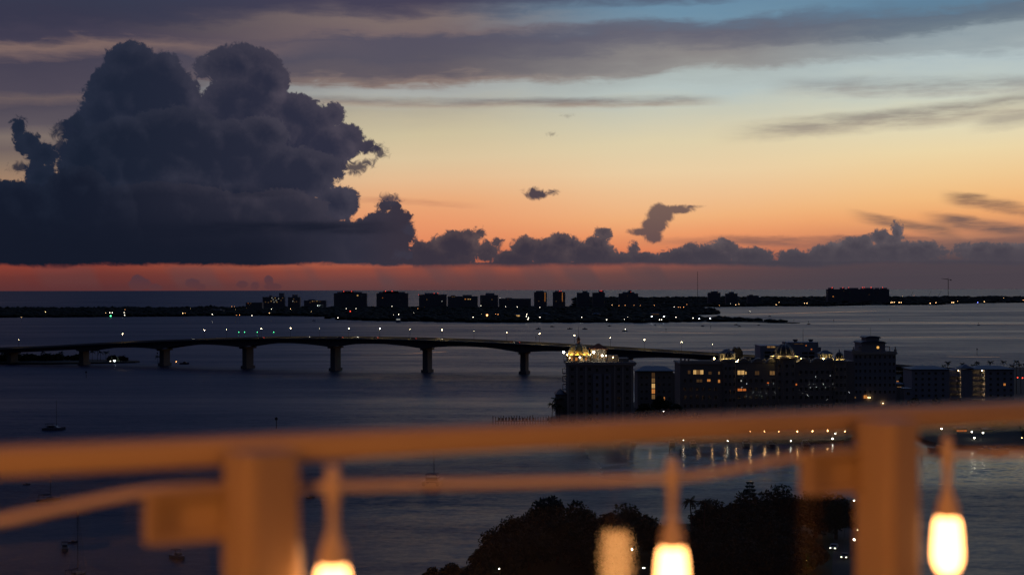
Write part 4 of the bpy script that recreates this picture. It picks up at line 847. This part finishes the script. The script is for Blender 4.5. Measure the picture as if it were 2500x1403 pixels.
b.part('antenna', MB().tube([(0,0,0), (0,0,9.5)], [.14,.06], 5), 'blackiron', (b.X(1969), 12, b.Z(835.6, 1969)))

# --- stepped tower with the round window
b = Bld('stepped_tower', 'stepped apartment tower with curved roofs and a glowing round window', 2083, 2187, 845, 24)
b.box('wall', 2083, 2187, 858, 'pale'); z = b.Z(858)
b.part('parapet', MB().box(-b.w-.7, b.w+.7, -.7, .3, z-1.6, z-.6).box(-b.w-.5, b.X(2104), -.4, 2, z-.6, z+.6).box(b.X(2168), b.w+.5, -.4, 2, z-.6, z+.2), 'trim')
for px in (2084, 2186): b.part('corner_finial', MB().lathe([(.7,0), (.8,1.2), (.3,1.9), (.5,2.4), (.1,3.0)], 8), 'trim', (b.X(px), .4, z))
def curved_roof(px0, px1, py0, py1, y0, y1):
    r = (b.X(px1)-b.X(px0))/2; xm = (b.X(px0)+b.X(px1))/2; z0 = b.Z(py0, px0); h = b.Z(py1, px0)-z0
    pts = [(xm+r*math.cos(a), z0+.3+(h-.3)*math.sin(a)) for a in [math.radians(v) for v in range(0, 181, 20)]]; pts = [(xm+r, z0)] + pts + [(xm-r, z0)]; n = len(pts)
    return MB().add([(x,y0,zz) for x,zz in pts] + [(x,y1,zz) for x,zz in pts], [tuple(range(n-1, -1, -1)), tuple(range(n, 2*n))] + [(i, (i+1) % n, n+(i+1) % n, n+i) for i in range(n)])
b.part('middle_tier', MB().box(b.X(2106), b.X(2163), 2, 20, z-.1, b.Z(838)), 'pale'); b.part('curved_roof', curved_roof(2103, 2166, 838, 831.5, 1.4, 20.6), 'slate')
b.part('upper_tier', MB().box(b.X(2120), b.X(2152), 5, 17, b.Z(836), b.Z(826)), 'pale'); b.part('curved_roof', curved_roof(2117, 2155, 826, 820.5, 4.4, 17.6), 'slate')
b.part('antenna', MB().tube([(0,0,0), (0,0,5)], .07, 5), 'blackiron', (b.X(2136), 10, b.Z(821)))
for px0, px1, py in ((2099, 2106, 847), (2162, 2176, 847)): b.part('pergola', MB().box(b.X(px0), b.X(px1), 3, 9, b.Z(py), b.Z(py)+.35).box(b.X(px0), b.X(px0)+.4, 3, 3.4, z, b.Z(py)).box(b.X(px1)-.4, b.X(px1), 3, 3.4, z, b.Z(py)), 'trim')
mb = MB().lathe([(.95,-.12), (.95,.12)], 20); mb.v = [(x, zz, y) for x, y, zz in mb.v]; rw = b.part('round_window', mb, 'trim', (b.X(2145), 1.95, b.Z(848)))
mb = MB().lathe([(.78,-.04), (.78,.04)], 20); mb.v = [(x, zz, y) for x, y, zz in mb.v]; mp = obj('pane', mb, glow('round_window_light', (1,.5,.12), .85), rw, (0,-.14,0))
for k in range(6):
    for px in (2090, 2100, 2112, 2124, 2136, 2148, 2160, 2172, 2182): b.win(px, 871 + k*17, 5, 8)
b.win(2111.5, 968, 9, 9.5, 'w_orange', -.5); b.win(2087, 969.5, 3, 4, 'w_dim', -.5)
for px, py, r in ((2118,969.5,.16), (2122.3,970,.16), (2154,983.5,.2)): b.flood(px, py, r, 'n_warm', -1.0)

# --- apartment block with glowing stair landings
b = Bld('waterside_apartments', 'low white apartment block with two glowing stacked stair landings', 2226, 2475, 880, 20)
zc = b.Z(902)
for px0, px1 in ((2226, 2318), (2346, 2374), (2404, 2475)): b.part('wall', MB().box(b.X(px0), b.X(px1), 0, b.d, -1, zc), 'white')
b.part('stair_back', MB().box(b.X(2318), b.X(2346), 8, b.d, -1, zc-.6).box(b.X(2374), b.X(2404), 8, b.d, -1, zc-.6), 'white')
b.part('hip_roof', MB().hip(b.X(2226), b.X(2314), 0, b.d, zc, b.Z(894), 12, .9), 'slate'); b.part('hip_roof', MB().hip(b.X(2347), b.X(2373), 0, 8, zc+.6, b.Z(889), .6, .9), 'slate'); b.part('hip_roof', MB().hip(b.X(2376), b.X(2475), 0, b.d, zc, b.Z(894), 13, .9), 'slate')
stair_glow = {k: glow('stair_lamp_'+k, (1,.66,.34), v, True) for k, v in (('strong', 190), ('soft', 70))}
for i, (px0, px1, key) in enumerate(((2318, 2346, 'soft'), (2374, 2404, 'strong'))):
    for k in range(6):
        z0 = b.Z(916 + k*13.4); b.part('landing', MB().box(b.X(px0), b.X(px1), .2, 8, z0-.3, z0).box(b.X(px0), b.X(px1), .2, .32, z0-.75, z0-.3), 'white')  # front lip under each slab added to hide the lamp behind it
        b.part('landing_rail', MB().box(b.X(px0), b.X(px1)-.9, .25, .35, z0+.1, z0+1.0), 'white')
        if k < 5 or i: link('landing_lamp', globe(stair_glow[key]), b.t, (b.X(px1)-1.3, 1.2, z0+2.86), (.13,.13,.13))
for k in range(5):
    for px in (2236, 2252, 2268, 2284, 2302, 2418, 2436, 2452, 2468): b.win(px, 911 + k*13.5, 6, 6.5, 'w_orange' if (px, k) == (2452, 2) else None)
# pale side wall seen in the gap, kiosk roofs
b = Bld('pale_annex', 'small pale flat-roofed annex in the gap beside the stepped tower', 2207, 2226, 845, 10); b.box('wall', 2208, 2226, 949, 'white'); b.box('roof_slab', 2206, 2226, 947.5, 'white', -.3, None, b.Z(949)); b.win(2217, 960, 8, 8)
b = Bld('porch_house', 'low house with lit porch in the gap beside the stepped tower', 2186, 2206, 870, 10); b.box('wall', 2188, 2206, 938, 'stucco'); b.part('roof', MB().hip(b.X(2188), b.X(2206), 0, 10, b.Z(938), b.Z(932), 2, .6), 'slate'); b.win(2190, 930, 6, 2.5, 'w_orange', -.8); b.win(2195, 944, 12, 2, 'w_dim')

# ------------------------------------------------------------------ palms
def frond_mesh(L, droop, m, seed):
    r = random.Random(seed); mb = MB(); n = 7; pts = []
    for i in range(n+1):
        u = i/n; pts.append(Vector((L*u*(1-.18*droop*u), 0, L*(.42*u - droop*u*u))))
    for i in range(n):
        a, c = pts[i], pts[i+1]; w = L*.17*math.sin(math.pi*(.12+.8*(i+.5)/n))
        for s in (-1, 1):
            mb.add([a, c, c + Vector((L*.05, s*w, -w*.55)), a.lerp(c, .45) + Vector((L*.03, s*w*1.05, -w*.6))], [(0,1,2,3)] if s > 0 else [(3,2,1,0)])
    return mb.mesh('frond', m)
FR = [frond_mesh(1.0, d, M['leaf2'], k) for k, d in enumerate((.25, .55, .9, 1.25))]
def palm(pos, h, L, label, group='palms', lean=.05, nf=18):
    t = thing('palm_tree', label, 'palm', pos, group); a0 = random.uniform(0, 6.3); lx, ly = lean*h*math.cos(a0), lean*h*math.sin(a0)
    obj('trunk', MB().tube([(lx*u*u, ly*u*u, h*u) for u in (0,.25,.5,.75,1)], [.26,.2,.17,.16,.18], 7), M['bark'], t)
    for i in range(nf):
        o = link('frond', FR[i % 4], t, (lx, ly, h), (L*random.uniform(.85,1.1),)*3); o.rotation_euler = (0, random.uniform(-.3,.15), a0 + i*2.399)
    return t
for px, py, k in [(2310,881,1.0), (2345,884,.8), (2383,882,1.0), (2414,880,1.0), (2452,880,1.0), (2481,880,1.1), (2492,887,.9), (2474,889,.9), (2302,889,.8), (2378,888,.8), (2520,884,1)]:
    p = P(px, py+3, 940); palm((p.x, p.y, 1), p.z-1, 2.6*k, 'fan palm rising behind the waterside apartments', 'palms behind the waterside apartments')
for px, py, Y, L, lab in [(1358,972,745,4.2,'tall palm beside the domed hotel'), (1347,985,742,3.6,'leaning palm at the pier end beside the domed hotel'), (1366,990,738,4.0,'stout palm in front of the low hotel wing')]:
    p = P(px, py+2, Y); palm((p.x, p.y, 1), p.z-1, L, lab, None)
for px, py in [(238,853), (245,858), (258,857), (225,857), (150,858), (118,862), (105,858), (60,862), (270,872), (298,872), (385,870)]:
    Y = 1405; p = P(px, py+2, Y); palm((p.x, p.y, .5), max(5, p.z-.5), 3.6, 'palm on the causeway tip under the bridge', 'palms under the bridge')

# ------------------------------------------------------------------ broadleaf trees: trunk, limbs and a crown of leaf clumps
def tree(pos, h, rx, ry, label, group=None, nleaf=4200, leaf=.55, seed=0, lobes=16, m='leaf', low=.25, cat='tree'):
    r = np.random.default_rng(seed); t = thing('broadleaf_tree', label, cat, pos, group)
    L = []
    for i in range(lobes):
        a = r.random()*6.283; q = math.sqrt(r.random()); zc = h*(low + .1 + (.78-low)*(1-q*.65)*(.55+.45*r.random()))
        L.append((q*rx*.72*math.cos(a), q*ry*.72*math.sin(a), zc, min(rx, ry)*(.24+.2*r.random())))
    L.append((0, 0, h*.8, min(rx, ry)*.34))
    mb = MB().tube([(0,0,-.5), (.1,.1,h*.22), (0,.2,h*.42)], [h*.045,h*.034,h*.024], 8)
    for x, y, z, s in L[:9]: mb.tube([(0,.1,h*.2), (x*.4,y*.4,h*.34+z*.1), (x,y,z)], [h*.022,h*.014,h*.005], 5)
    obj('trunk', mb, M['bark'], t)
    per = nleaf//len(L); vs = []
    for x, y, z, s in L:
        d = r.normal(size=(per, 3)); d /= np.linalg.norm(d, axis=1)[:, None]; rad = s*(.62+.48*r.random((per, 1))**.7)*np.array([1.15,1.15,.85]); c = d*rad + np.array([x,y,z])
        a = r.normal(size=(per, 3)); a /= np.linalg.norm(a, axis=1)[:, None]; bq = np.cross(a, d + .6*r.normal(size=(per,3))); bq /= np.linalg.norm(bq, axis=1)[:, None]
        sz = leaf*(.6+.8*r.random((per,1))); a = a*sz; bq = bq*sz*.7
        vs.append(np.stack([c-a, c+bq*.8, c+a, c-bq*.8], axis=1).reshape(-1, 3))
    v = np.concatenate(vs); nq = len(v)//4
    me = bpy.data.meshes.new('crown'); me.vertices.add(len(v)); me.vertices.foreach_set('co', v.ravel()); me.loops.add(nq*4); me.loops.foreach_set('vertex_index', np.arange(nq*4, dtype=np.int32))
    me.polygons.add(nq); me.polygons.foreach_set('loop_start', np.arange(0, nq*4, 4, dtype=np.int32)); me.polygons.foreach_set('loop_total', np.full(nq, 4, dtype=np.int32)); me.materials.append(M[m]); me.update()
    link('crown', me, t)
    return t
# trees about the hotels, the quay and the causeway
for i, (px, py, Y, rx, lab) in enumerate([(1610,965,800,7,'dark tree below the lit stair column'), (1575,985,735,8,'dark tree at the right foot of the domed hotel'), (1650,985,740,8,'dark tree at the left foot of the turreted hotel'), (2215,895,930,9,'dark tree under the end of the bridge'), (2218,915,900,7,'dark tree above the pale annex'), (2235,972,835,5,'dark shrub in front of the waterside apartments'), (2285,974,830,6,'rounded dark tree in front of the waterside apartments'),
        (2440,1010,720,9,'broad dark tree beside the boathouse'), (2490,990,760,10,'dark tree at the end of the waterside apartments'), (2320,1018,735,8,'dark tree behind the orange hut'), (1700,1010,715,7,'dark quay tree under the turreted hotel'), (1440,1020,715,6,'low dark tree before the domed hotel'), (1400,1030,712,5,'low dark quay tree near the point'),
        (110,872,1415,14,'bushy tree under the left bridge approach'), (145,868,1420,12,'rounded tree under the left bridge approach'), (75,870,1412,14,'dense tree beside the bridge abutment'), (20,868,1412,16,'dense wide tree at the bridge abutment'), (188,872,1420,10,'low bush under the bridge near the first pier'), (278,876,1405,7,'low bush at the causeway tip'), (300,877,1400,5,'last bush on the causeway tip'), (-60,864,1420,18,'dense tree left of the bridge abutment')]):
    p = P(px, py, Y); tree((p.x, p.y, 1), max(4, p.z-1), rx, rx*.8, lab, None, 1500, .9 if Y < 1000 else 1.3, 100+i, 9, 'leaf2', .12)
# vehicle lights at the causeway tip
nav('parking_light', 279.5, 881, 1395, M['g_cool'], 'bright white light at the causeway tip under the bridge', .9); nav('parking_light', 269, 881.5, 1395, M['g_white'], 'small white light beside the bright causeway light', .45); nav('boat_anchor_light', 430, 882.5, 1395, M['g_orange'], 'small orange light on the water between two piers', .4)
for px, py in ((2484,921), (2496,922)): nav('car_tail_light', px, py, 930, M['g_red'], 'red light at the road beyond the waterside apartments, ' + ('under the palms' if px < 2490 else 'clear of the palms'), .4)

# ------------------------------------------------------------------ marina quay
def quay_lamp(px, py, r=.24, m='n_quay', h=4.0, Y=None, lab='warm globe lamp on a post along the marina quay', grp='globe lamps along the quay'):
    z = 1.4+h; Yq = Y or (H-z)*F/(lev(px, py)-707); lamp((xat(px, Yq), Yq, zat(py, Yq, px)), zat(py, Yq, px)-1.4, r, M[m], lab, grp, 'quay_lamp', .6)
for i_, (px, py, r) in enumerate(sorted([(1668,1050,.16), (1703,1050,.14), (1738,1051,.22), (1770,1051.5,.22), (1797,1051,.22), (1831,1051.5,.30), (1866,1052,.30), (1900,1052.5,.22), (1946,1053,.30), (1983,1051.5,.30), (2020,1050.5,.32), (2062,1052,.22), (1586,1056,.14), (1520,1057.5,.12), (1533,1059,.12), (1638,1050.5,.13)])): quay_lamp(px, py, r, lab=f'warm globe lamp on the marina quay, {ORD[i_]} counting from the hotel point')
for px, py, r in [(1668,1074.5,.16), (1776,1075.5,.18), (1930,1075.5,.2), (2032,1070,.3), (2039,1057.5,.24)]: quay_lamp(px, py, r, 'n_white', .5, None, 'low white bollard lamp at the quay edge', 'bollard lamps at the quay edge')
for i in range(9): px = 1344 + i*14.5; quay_lamp(px, 1078 + random.uniform(-.8,.4), .055, 'n_warm', .5, G(px, 1079).y, 'tiny orange light on the floating dock off the point', 'tiny lights on the floating dock')
for px, py, r, m in [(2298,1045.5,.3,'n_white'), (2372,1053.5,.3,'n_white'), (2378,1068,.3,'n_white'), (2399,1055.5,.3,'n_white'), (2494,1068,.14,'n_warm'), (1619,1003,.2,'n_white')]: quay_lamp(px, py, r, m, 3.0 if px != 2378 else 1.0, None, 'bright white lamp by the boathouses' if px > 2200 else 'white lamp before the hip-roofed block', 'bright lamps by the boathouses' if px > 2200 else None)
d0, d1 = G(1340, 1080.5), G(1480, 1081); t = thing('floating_dock', 'floating dock running out from the hotel point', 'dock', (d0.x, d0.y, 0)); 
for i in range(10): obj('pontoon', MB().box((d1.x-d0.x)*i/10+.05, (d1.x-d0.x)*(i+1)/10-.05, -1, 1, -.2, .5), M['wood'], t)
Yb = 690
for px0, px1, py0, py1, lab, m, wl in [(2334, 2360, 1046, 1058, 'small boathouse with an orange lit wall', 'wood', 'w_red'), (2404, 2423, 1050, 1062, 'small yellow lit kiosk by the water', 'trim', 'w_warm')]:
    b = Bld('boathouse', lab, px0, px1, Yb, 5); b.t['category'] = 'boathouse'; b.box('wall', px0, px1, py0, m); b.part('roof', MB().hip(-b.w, b.w, 0, 5, b.Z(py0), b.Z(py0)+1.3, b.w, .4), 'slate')
    for i in range(3): b.win(px0 + (px1-px0)*(i+.5)/3, (py0+py1)/2, (px1-px0)/3.4, 8, wl if i != 1 or px0 < 2400 else None)  # glowing panes stand in for the lit front walls
q = P(1914, 1068, 676); t = thing('marina_canopy', 'long low canopy glowing purple on the quay', 'canopy', (q.x, q.y, 1.4)); obj('roof', MB().hip(-4,4,-2,2,2.9,3.8,5,.3), M['canvas'], t); obj('light_strip', MB().box(-3.8,3.8,-2.36,-2.3,2.2,2.85), M['w_purple'], t)
for sx in (-3.9, 3.9): obj('post', MB().box(sx-.08,sx+.08,-2,-1.84,0,2.9), M['dark'], t)
for i, (px, py, L, rz) in enumerate([(1505,1084,9,1.5), (1545,1085,8,1.6), (1640,1086,10,1.5), (1690,1087,9,1.6), (1820,1088,10,1.5), (1880,1089,9,1.6), (1965,1090,11,1.5), (2290,1099,9,.2), (2440,1102,8,0), (2405,1100,7,.3)]): motorboat(px, py, L, 'motor yacht lying stern-to at the marina quay', rz, False, 'yachts berthed at the marina quay', True, i % 2 == 0)
for px, py in [(1342,1088), (1360,1089), (1492,1098), (1634,1100), (1660,1110), (2250,1120)]: marker(px, py, 2.6, 'mooring piling off the marina quay', 'mooring pilings off the quay', False)

# ------------------------------------------------------------------ bayfront park in the foreground
def park_tree(px, pyt, Y, rx, ry, lab, seed, nleaf=5200, low=.16, leaf=.5, lobes=24, m='leaf'):
    p = P(px, pyt, Y); return tree((p.x, p.y, 1.1), (p.z-1.1)*1.04, rx*1.22, ry*1.2, lab, None, nleaf, leaf, seed, lobes, m, low)
park_tree(1340, 1212, 372, 9.5, 8, 'great spreading fig tree on the park point', 1, 12000, .08, .5, 36)
park_tree(1250, 1262, 362, 6.5, 7, 'rounded tree on the left shoulder of the fig tree', 2, 5200, .08)
park_tree(1408, 1222, 378, 6.0, 6, 'tall clump of foliage right of the fig tree', 3, 4600, .1)
park_tree(1205, 1318, 345, 5.0, 6, 'low broad tree at the waterline left of the fig tree', 4, 4200, .04)
park_tree(1290, 1290, 350, 6.5, 6, 'low dense tree before the fig tree', 14, 4200, .04)
park_tree(1525, 1236, 374, 8.5, 8, 'wide flat-crowned tree standing apart by the water', 5, 10000, .10, .5, 32)
park_tree(1590, 1275, 368, 5.0, 5, 'small leaning tree right of the flat-crowned tree', 6, 3400, .1)
park_tree(1440, 1268, 366, 6.0, 6, 'low tree filling the dip between fig and flat-crowned tree', 15, 3800, .05)
park_tree(1660, 1290, 366, 4.5, 5, 'low bush at the foot of the paired palms', 7, 3000, .05)
park_tree(1745, 1222, 392, 6.0, 6, 'round-headed tree right of the paired palms', 8, 4600, .1, m='leaf2')
park_tree(1820, 1200, 398, 7.0, 7, 'dense tree under the tall conifer', 9, 5200, .08, m='leaf2')
park_tree(1905, 1186, 402, 8.0, 8, 'broad dark tree rising towards the right post', 10, 5600, .08, m='leaf2')
park_tree(1990, 1190, 398, 8.0, 8, 'broad dark tree behind the right bracket', 11, 5200, .08, m='leaf2')
park_tree(1760, 1275, 372, 8.0, 7, 'wide dark tree in the middle of the lawn edge', 12, 5200, .06, m='leaf2')
park_tree(1880, 1255, 376, 9.0, 8, 'wide dark tree before the broad dark tree', 13, 5200, .06, m='leaf2')
park_tree(1968, 1312, 352, 4.5, 4.5, 'small tree lit yellow-green from below', 16, 3600, .1)
park_tree(1360, 1262, 360, 7, 6, 'dense low crown in front of the fig tree', 21, 5200, .03)
park_tree(1480, 1300, 352, 8, 7, 'dense low crown in front of the flat-crowned tree', 22, 5200, .03)
park_tree(1690, 1300, 352, 8, 7, 'dense low tree below the paired palms', 23, 5200, .03, m='leaf2')
park_tree(1800, 1318, 345, 9, 7, 'dense low tree on the lawn edge', 24, 5200, .03, m='leaf2')
park_tree(1910, 1322, 345, 7, 7, 'dense low tree left of the small lit tree', 25, 4600, .03, m='leaf2')
park_tree(2040, 1205, 395, 6, 7, 'dark tree closing the row behind the right post', 26, 4600, .05, m='leaf2')
park_tree(1102, 1376, 338, 3.0, 3.5, 'round shoreline bush at the left end of the park', 17, 2600, .02, .36, 12); park_tree(1055, 1388, 336, 2.6, 3, 'small shoreline bush at the tip of the park', 18, 2200, .02, .36, 10); park_tree(1150, 1388, 334, 3.4, 3.5, 'spreading shoreline bush beside the round one', 19, 2600, .02, .36, 12)
park_tree(1195, 1372, 330, 4.0, 4, 'shoreline bush below the low broad tree', 20, 2600, .02, .4, 12)
for px, py, h in ((1688, 1222, 0), (1716, 1226, 0)):
    p = P(px, py, 372); palm((p.x, p.y, 1.1), p.z-1.1, 2.6, 'tall palm of a pair standing before the water', 'paired palms in the park', nf=26)
p = P(1830, 1172, 405); t = thing('norfolk_pine', 'tiered conifer rising above the dark park trees', 'conifer', (p.x, p.y, 1.1)); hh = p.z-1.1
obj('trunk', MB().tube([(0,0,0), (0,0,hh)], [.35,.06], 7), M['bark'], t)
for k in range(11):
    mb = MB(); z = hh*(.30+.066*k); r = (1-k/11)*3.6+.9
    for i in range(9):
        a = i*.698 + k*.4; e = Vector((r*math.cos(a), r*math.sin(a), z-.15*r)); s = Vector((-math.sin(a), math.cos(a), 0))
        mb.add([(0,0,z+.15), e*.6 + Vector((0,0,z*.4)) + s*.5, e + Vector((0,0,.35)), e*.6 + Vector((0,0,z*.4)) - s*.5, e*.6 + Vector((0,0,z*.4-.5))], [(0,1,2,3), (0,4,2)])
    obj('branch_tier', mb, M['leaf2'], t)
def path_lamp(px, py, z=4.2, r=.14, m='n_white', lab='white path lamp in the dark park', grp='path lamps in the park'):
    Y = (H-z)*F/(lev(px, py)-707); lamp((xat(px, Y), Y, z), z-1.2, r, M[m], lab, grp, 'path_lamp', .55)
for px, py, r in [(1257,1343,.15), (1217,1387,.12), (1569,1385,.09), (1572,1385,.09), (1456,1280,.08), (1620,1297,.07), (1718,1259,.09)]: path_lamp(px, py, 6.5, r)
path_lamp(1542, 1340, 6.5, .16, 'n_white', 'brighter path lamp beside the lamp reflection', 'brighter path lamp')
p = P(1966, 1352, 345); t = thing('tree_uplight', 'green-tinted uplight below the small lit tree', 'lamp', (p.x+.3, p.y+.4, 1.2)); obj('housing', MB().lathe([(.16,0), (.2,.35)], 10), M['dark'], t); link('lens', globe(glow('uplight_lens', (.75,1,.10), 160, True)), t, (0,0,3.4), (.14,.14,.14)); obj('stake', MB().lathe([(.05,.3), (.05,3.3)], 6), M['dark'], t)
# street behind the park by the right post: lamps and parked cars
road = [G(*q_) for q_ in [(2035,1262), (2105,1262), (2130,1420), (2030,1420)]]; mb = MB().add([(q_.x, q_.y, 1.22) for q_ in road], [(3,2,1,0)]); tag(obj('street', mb, M['asph']), kind='structure')
for px, py, r, m in [(2060,1262,.26,'n_white'), (2084,1221,.18,'n_white'), (2084,1316,.24,'n_white'), (2092,1292,.08,'n_white')]: path_lamp(px, py, 7.0, r, m, 'bright street lamp seen between the trees and the right post', 'street lamps beside the right post')
for px, py, key in ((2035, 1340, ('carw', 1)), (2062, 1362, ('carr', 1))):
    g = G(px, py, 1.23); src = cars.get(key) or list(cars.values())[0]; c = clone(src, (g.x, g.y, 1.23), 1.2 + math.pi, ('silver' if key[0] == 'carw' else 'dark') + ' car on the street beside the right post'); c['group'] = 'cars on the street beside the right post'

# ------------------------------------------------------------------ roof terrace: railing, glass, string lights
SL = .457; D0 = 1.884; nrm = Vector((SL, -1, 0)).normalized(); tan = Vector((1, SL, 0)).normalized()   # rail line y = D0 + SL*x, normal towards the camera
ROT = math.atan2(SL, 1)
def on_rail(px, py, off):                  # point on the plane `off` metres in front of the glass that shows at a photograph pixel
    k = (px-1250)/F; Y = (D0 - off*math.hypot(1, SL))/(1-SL*k); return P(px, py, Y)
def along(s, off, dz): p = Vector((0, D0, H)) + tan*s + nrm*off; return Vector((p.x, p.y, H+dz))
zr_ = -.191
terr = tag(obj('terrace_floor', MB().box(-6, 6, -6, 0, -.4, 0), M['deckf'], None, (along(0, -.06, 0).x, along(0, -.06, 0).y, H-1.28)), kind='structure'); terr.rotation_euler = (0,0,ROT)
def s_of(px, off): p = on_rail(px, 1100, off); return Vector((p.x, p.y-D0, 0)).dot(tan)
post_s = [s_of(645, .085), s_of(2183, .085)]; gap = post_s[1]-post_s[0]; post_s = [post_s[0]-2*gap, post_s[0]-gap] + post_s + [post_s[1]+gap, post_s[1]+2*gap]
rt = thing('terrace_railing', 'pale painted metal railing of the roof terrace lit warm orange', 'railing', along(0, 0, -1.28), None, ROT)
# local frame of the railing: x along, y outwards (away from the camera), z up
def rounded(w, d, r, n=5):
    pts = []
    for cx, cy, a0 in ((w/2-r, d/2-r, 0), (-w/2+r, d/2-r, 90), (-w/2+r, -d/2+r, 180), (w/2-r, -d/2+r, 270)):
        for i in range(n+1): a = math.radians(a0 + 90*i/n); pts.append((cx+r*math.cos(a), cy+r*math.sin(a)))
    return pts
def bar(sec, x0, x1):                      # section given in (y, z), swept along x
    mb = MB(); n = len(sec); mb.add([(x0, y, z) for y, z in sec] + [(x1, y, z) for y, z in sec], [tuple(range(n-1, -1, -1)), tuple(range(n, 2*n))] + [(i, (i+1) % n, n+(i+1) % n, n+i) for i in range(n)]); return mb
top = obj('top_rail', bar([(y, z) for y, z in rounded(.045, .033, .008)], post_s[0]-.5, post_s[-1]+.5), M['rail'], rt, (0, -.012, 1.28+zr_), True)
PW, PD = .074, .072
for s in post_s:
    o = obj('post', MB().prism(rounded(PW, PD, .016), 0, 1.28+zr_+.004), M['rail'], rt, (s, -.068, 0), False); o.rotation_euler = (0, 0, math.radians(14))
    w, h, d = .095, .060, .026; x1 = s-PW/2+.002; zt = 1.28-.2285
    br = MB().box(x1-w, x1, -d, 0, zt-.008, zt).box(x1-w, x1, -d, 0, zt-h, zt-h+.008).box(x1-w, x1-w+.008, -d, 0, zt-h+.008, zt-.008).box(x1-w+.008, x1, -.008, -.002, zt-h+.008, zt-.008)
    bk = obj('bracket', br, M['rail'], o, None); bk.data.transform(Matrix.Translation((-s, .030, 0))); bk.rotation_euler = (0, 0, math.radians(-14))
    obj('base_plate', MB().box(-.07,.07,-.06,.06,0,.012), M['rail'], o)
def glass_mat():
    m = bpy.data.materials.new('balustrade_glass'); m.use_nodes = True; nt = m.node_tree; nt.nodes.clear()
    tr = nt.nodes.new('ShaderNodeBsdfTransparent'); tr.inputs[0].default_value = (.97,.985,.975,1); gl = nt.nodes.new('ShaderNodeBsdfGlossy'); gl.inputs['Roughness'].default_value = 0.0
    fr = nt.nodes.new('ShaderNodeFresnel'); ge = nt.nodes.new('ShaderNodeNewGeometry'); mr = nt.nodes.new('ShaderNodeMapRange'); nt.links.new(ge.outputs['Backfacing'], mr.inputs[0]); mr.inputs[3].default_value = 1.6; mr.inputs[4].default_value = 1/1.6; nt.links.new(mr.outputs[0], fr.inputs[0]); mxs = nt.nodes.new('ShaderNodeMixShader'); o = nt.nodes.new('ShaderNodeOutputMaterial')
    nt.links.new(fr.outputs[0], mxs.inputs[0]); nt.links.new(tr.outputs[0], mxs.inputs[1]); nt.links.new(gl.outputs[0], mxs.inputs[2]); nt.links.new(mxs.outputs[0], o.inputs[0]); return m
M['bal'] = glass_mat()
for i in range(len(post_s)-1):
    obj('glass_panel', MB().box(post_s[i]+.012, post_s[i+1]-.012, -.004, .004, .09, 1.28+zr_-.022), M['bal'], rt)
# ---- the string of bulbs
cab = [(-420,1360,.06), (-200,1312,.07), (0,1270,.07), (180,1232,.06), (350,1200,.05), (450,1192,.03), (560,1187,.012), (650,1185,.012), (735,1190,.03), (772,1188,.07), (812,1187,.10), (1000,1182,.085), (1200,1178,.077), (1450,1172,.077), (1640,1165,.077), (1740,1154,.07), (1880,1126,.05), (2010,1103,.03), (2090,1094,.012), (2180,1092,.012), (2262,1101,.014), (2285,1105,.05), (2312,1107,.077), (2400,1106,.077), (2500,1105,.077), (2700,1104,.07), (2900,1108,.05), (3150,1085,.012), (3300,1085,.05), (3700,1078,.077)]
bulb_glow = glow('bulb_light', (1,.41,.125), 8.5, True)
st = thing('string_lights', 'pale cable of drop bulbs strung along the terrace railing', 'string lights', on_rail(1250, 1176, .077))
L0 = Vector(st.location)
obj('cable', MB().tube([p - L0 for p in spline([on_rail(*c) for c in cab], 6)], .0058, 8), M['cable'], st, None, True)
for px, py in ((-150,1303), (812,1187), (1640,1165), (2312,1107), (2870,1108), (3400,1083)):
    p = on_rail(px, py, .10 if px == 812 else .077) - L0
    sk = obj('socket', MB().lathe([(.002,.026), (.007,.024), (.0085,.004), (.0085,-.012), (.0055,-.024), (.0055,-.05), (.0095,-.060), (.0150,-.074), (.0170,-.088), (.0160,-.092)], 16), M['cable'], st, p, True)
    obj('bulb', MB().lathe([(.0140,-.0925), (.0172,-.097), (.0190,-.108), (.0207,-.130), (.0214,-.146), (.0202,-.158), (.0158,-.168), (.0085,-.1745), (.001,-.176)], 20), bulb_glow, sk, None, True)
# ---- two globe lanterns on posts stand on the terrace and give the railing its warm light
lan = glow('lantern_globe', (1,.38,.085), 140, True)
for x, y, r, lab in ((-3.1, -1.8, .23, 'larger warm globe lantern on a post towards the left end of the terrace'), (2.6, -3.2, .235, 'smaller warm globe lantern on a post at the back of the terrace')):
    lt = thing('terrace_lantern', lab, 'lamp', (x, y, H-1.28), 'terrace lanterns')
    obj('post', MB().lathe([(.12,0), (.12,.03), (.025,.05), (.025,2.0)], 10), M['blackiron'], lt); link('globe', globe(lan), lt, (0,0,2.0+r), (r,r,r)); obj('collar', MB().lathe([(.03,1.98), (.06,2.01)], 10), M['blackiron'], lt)
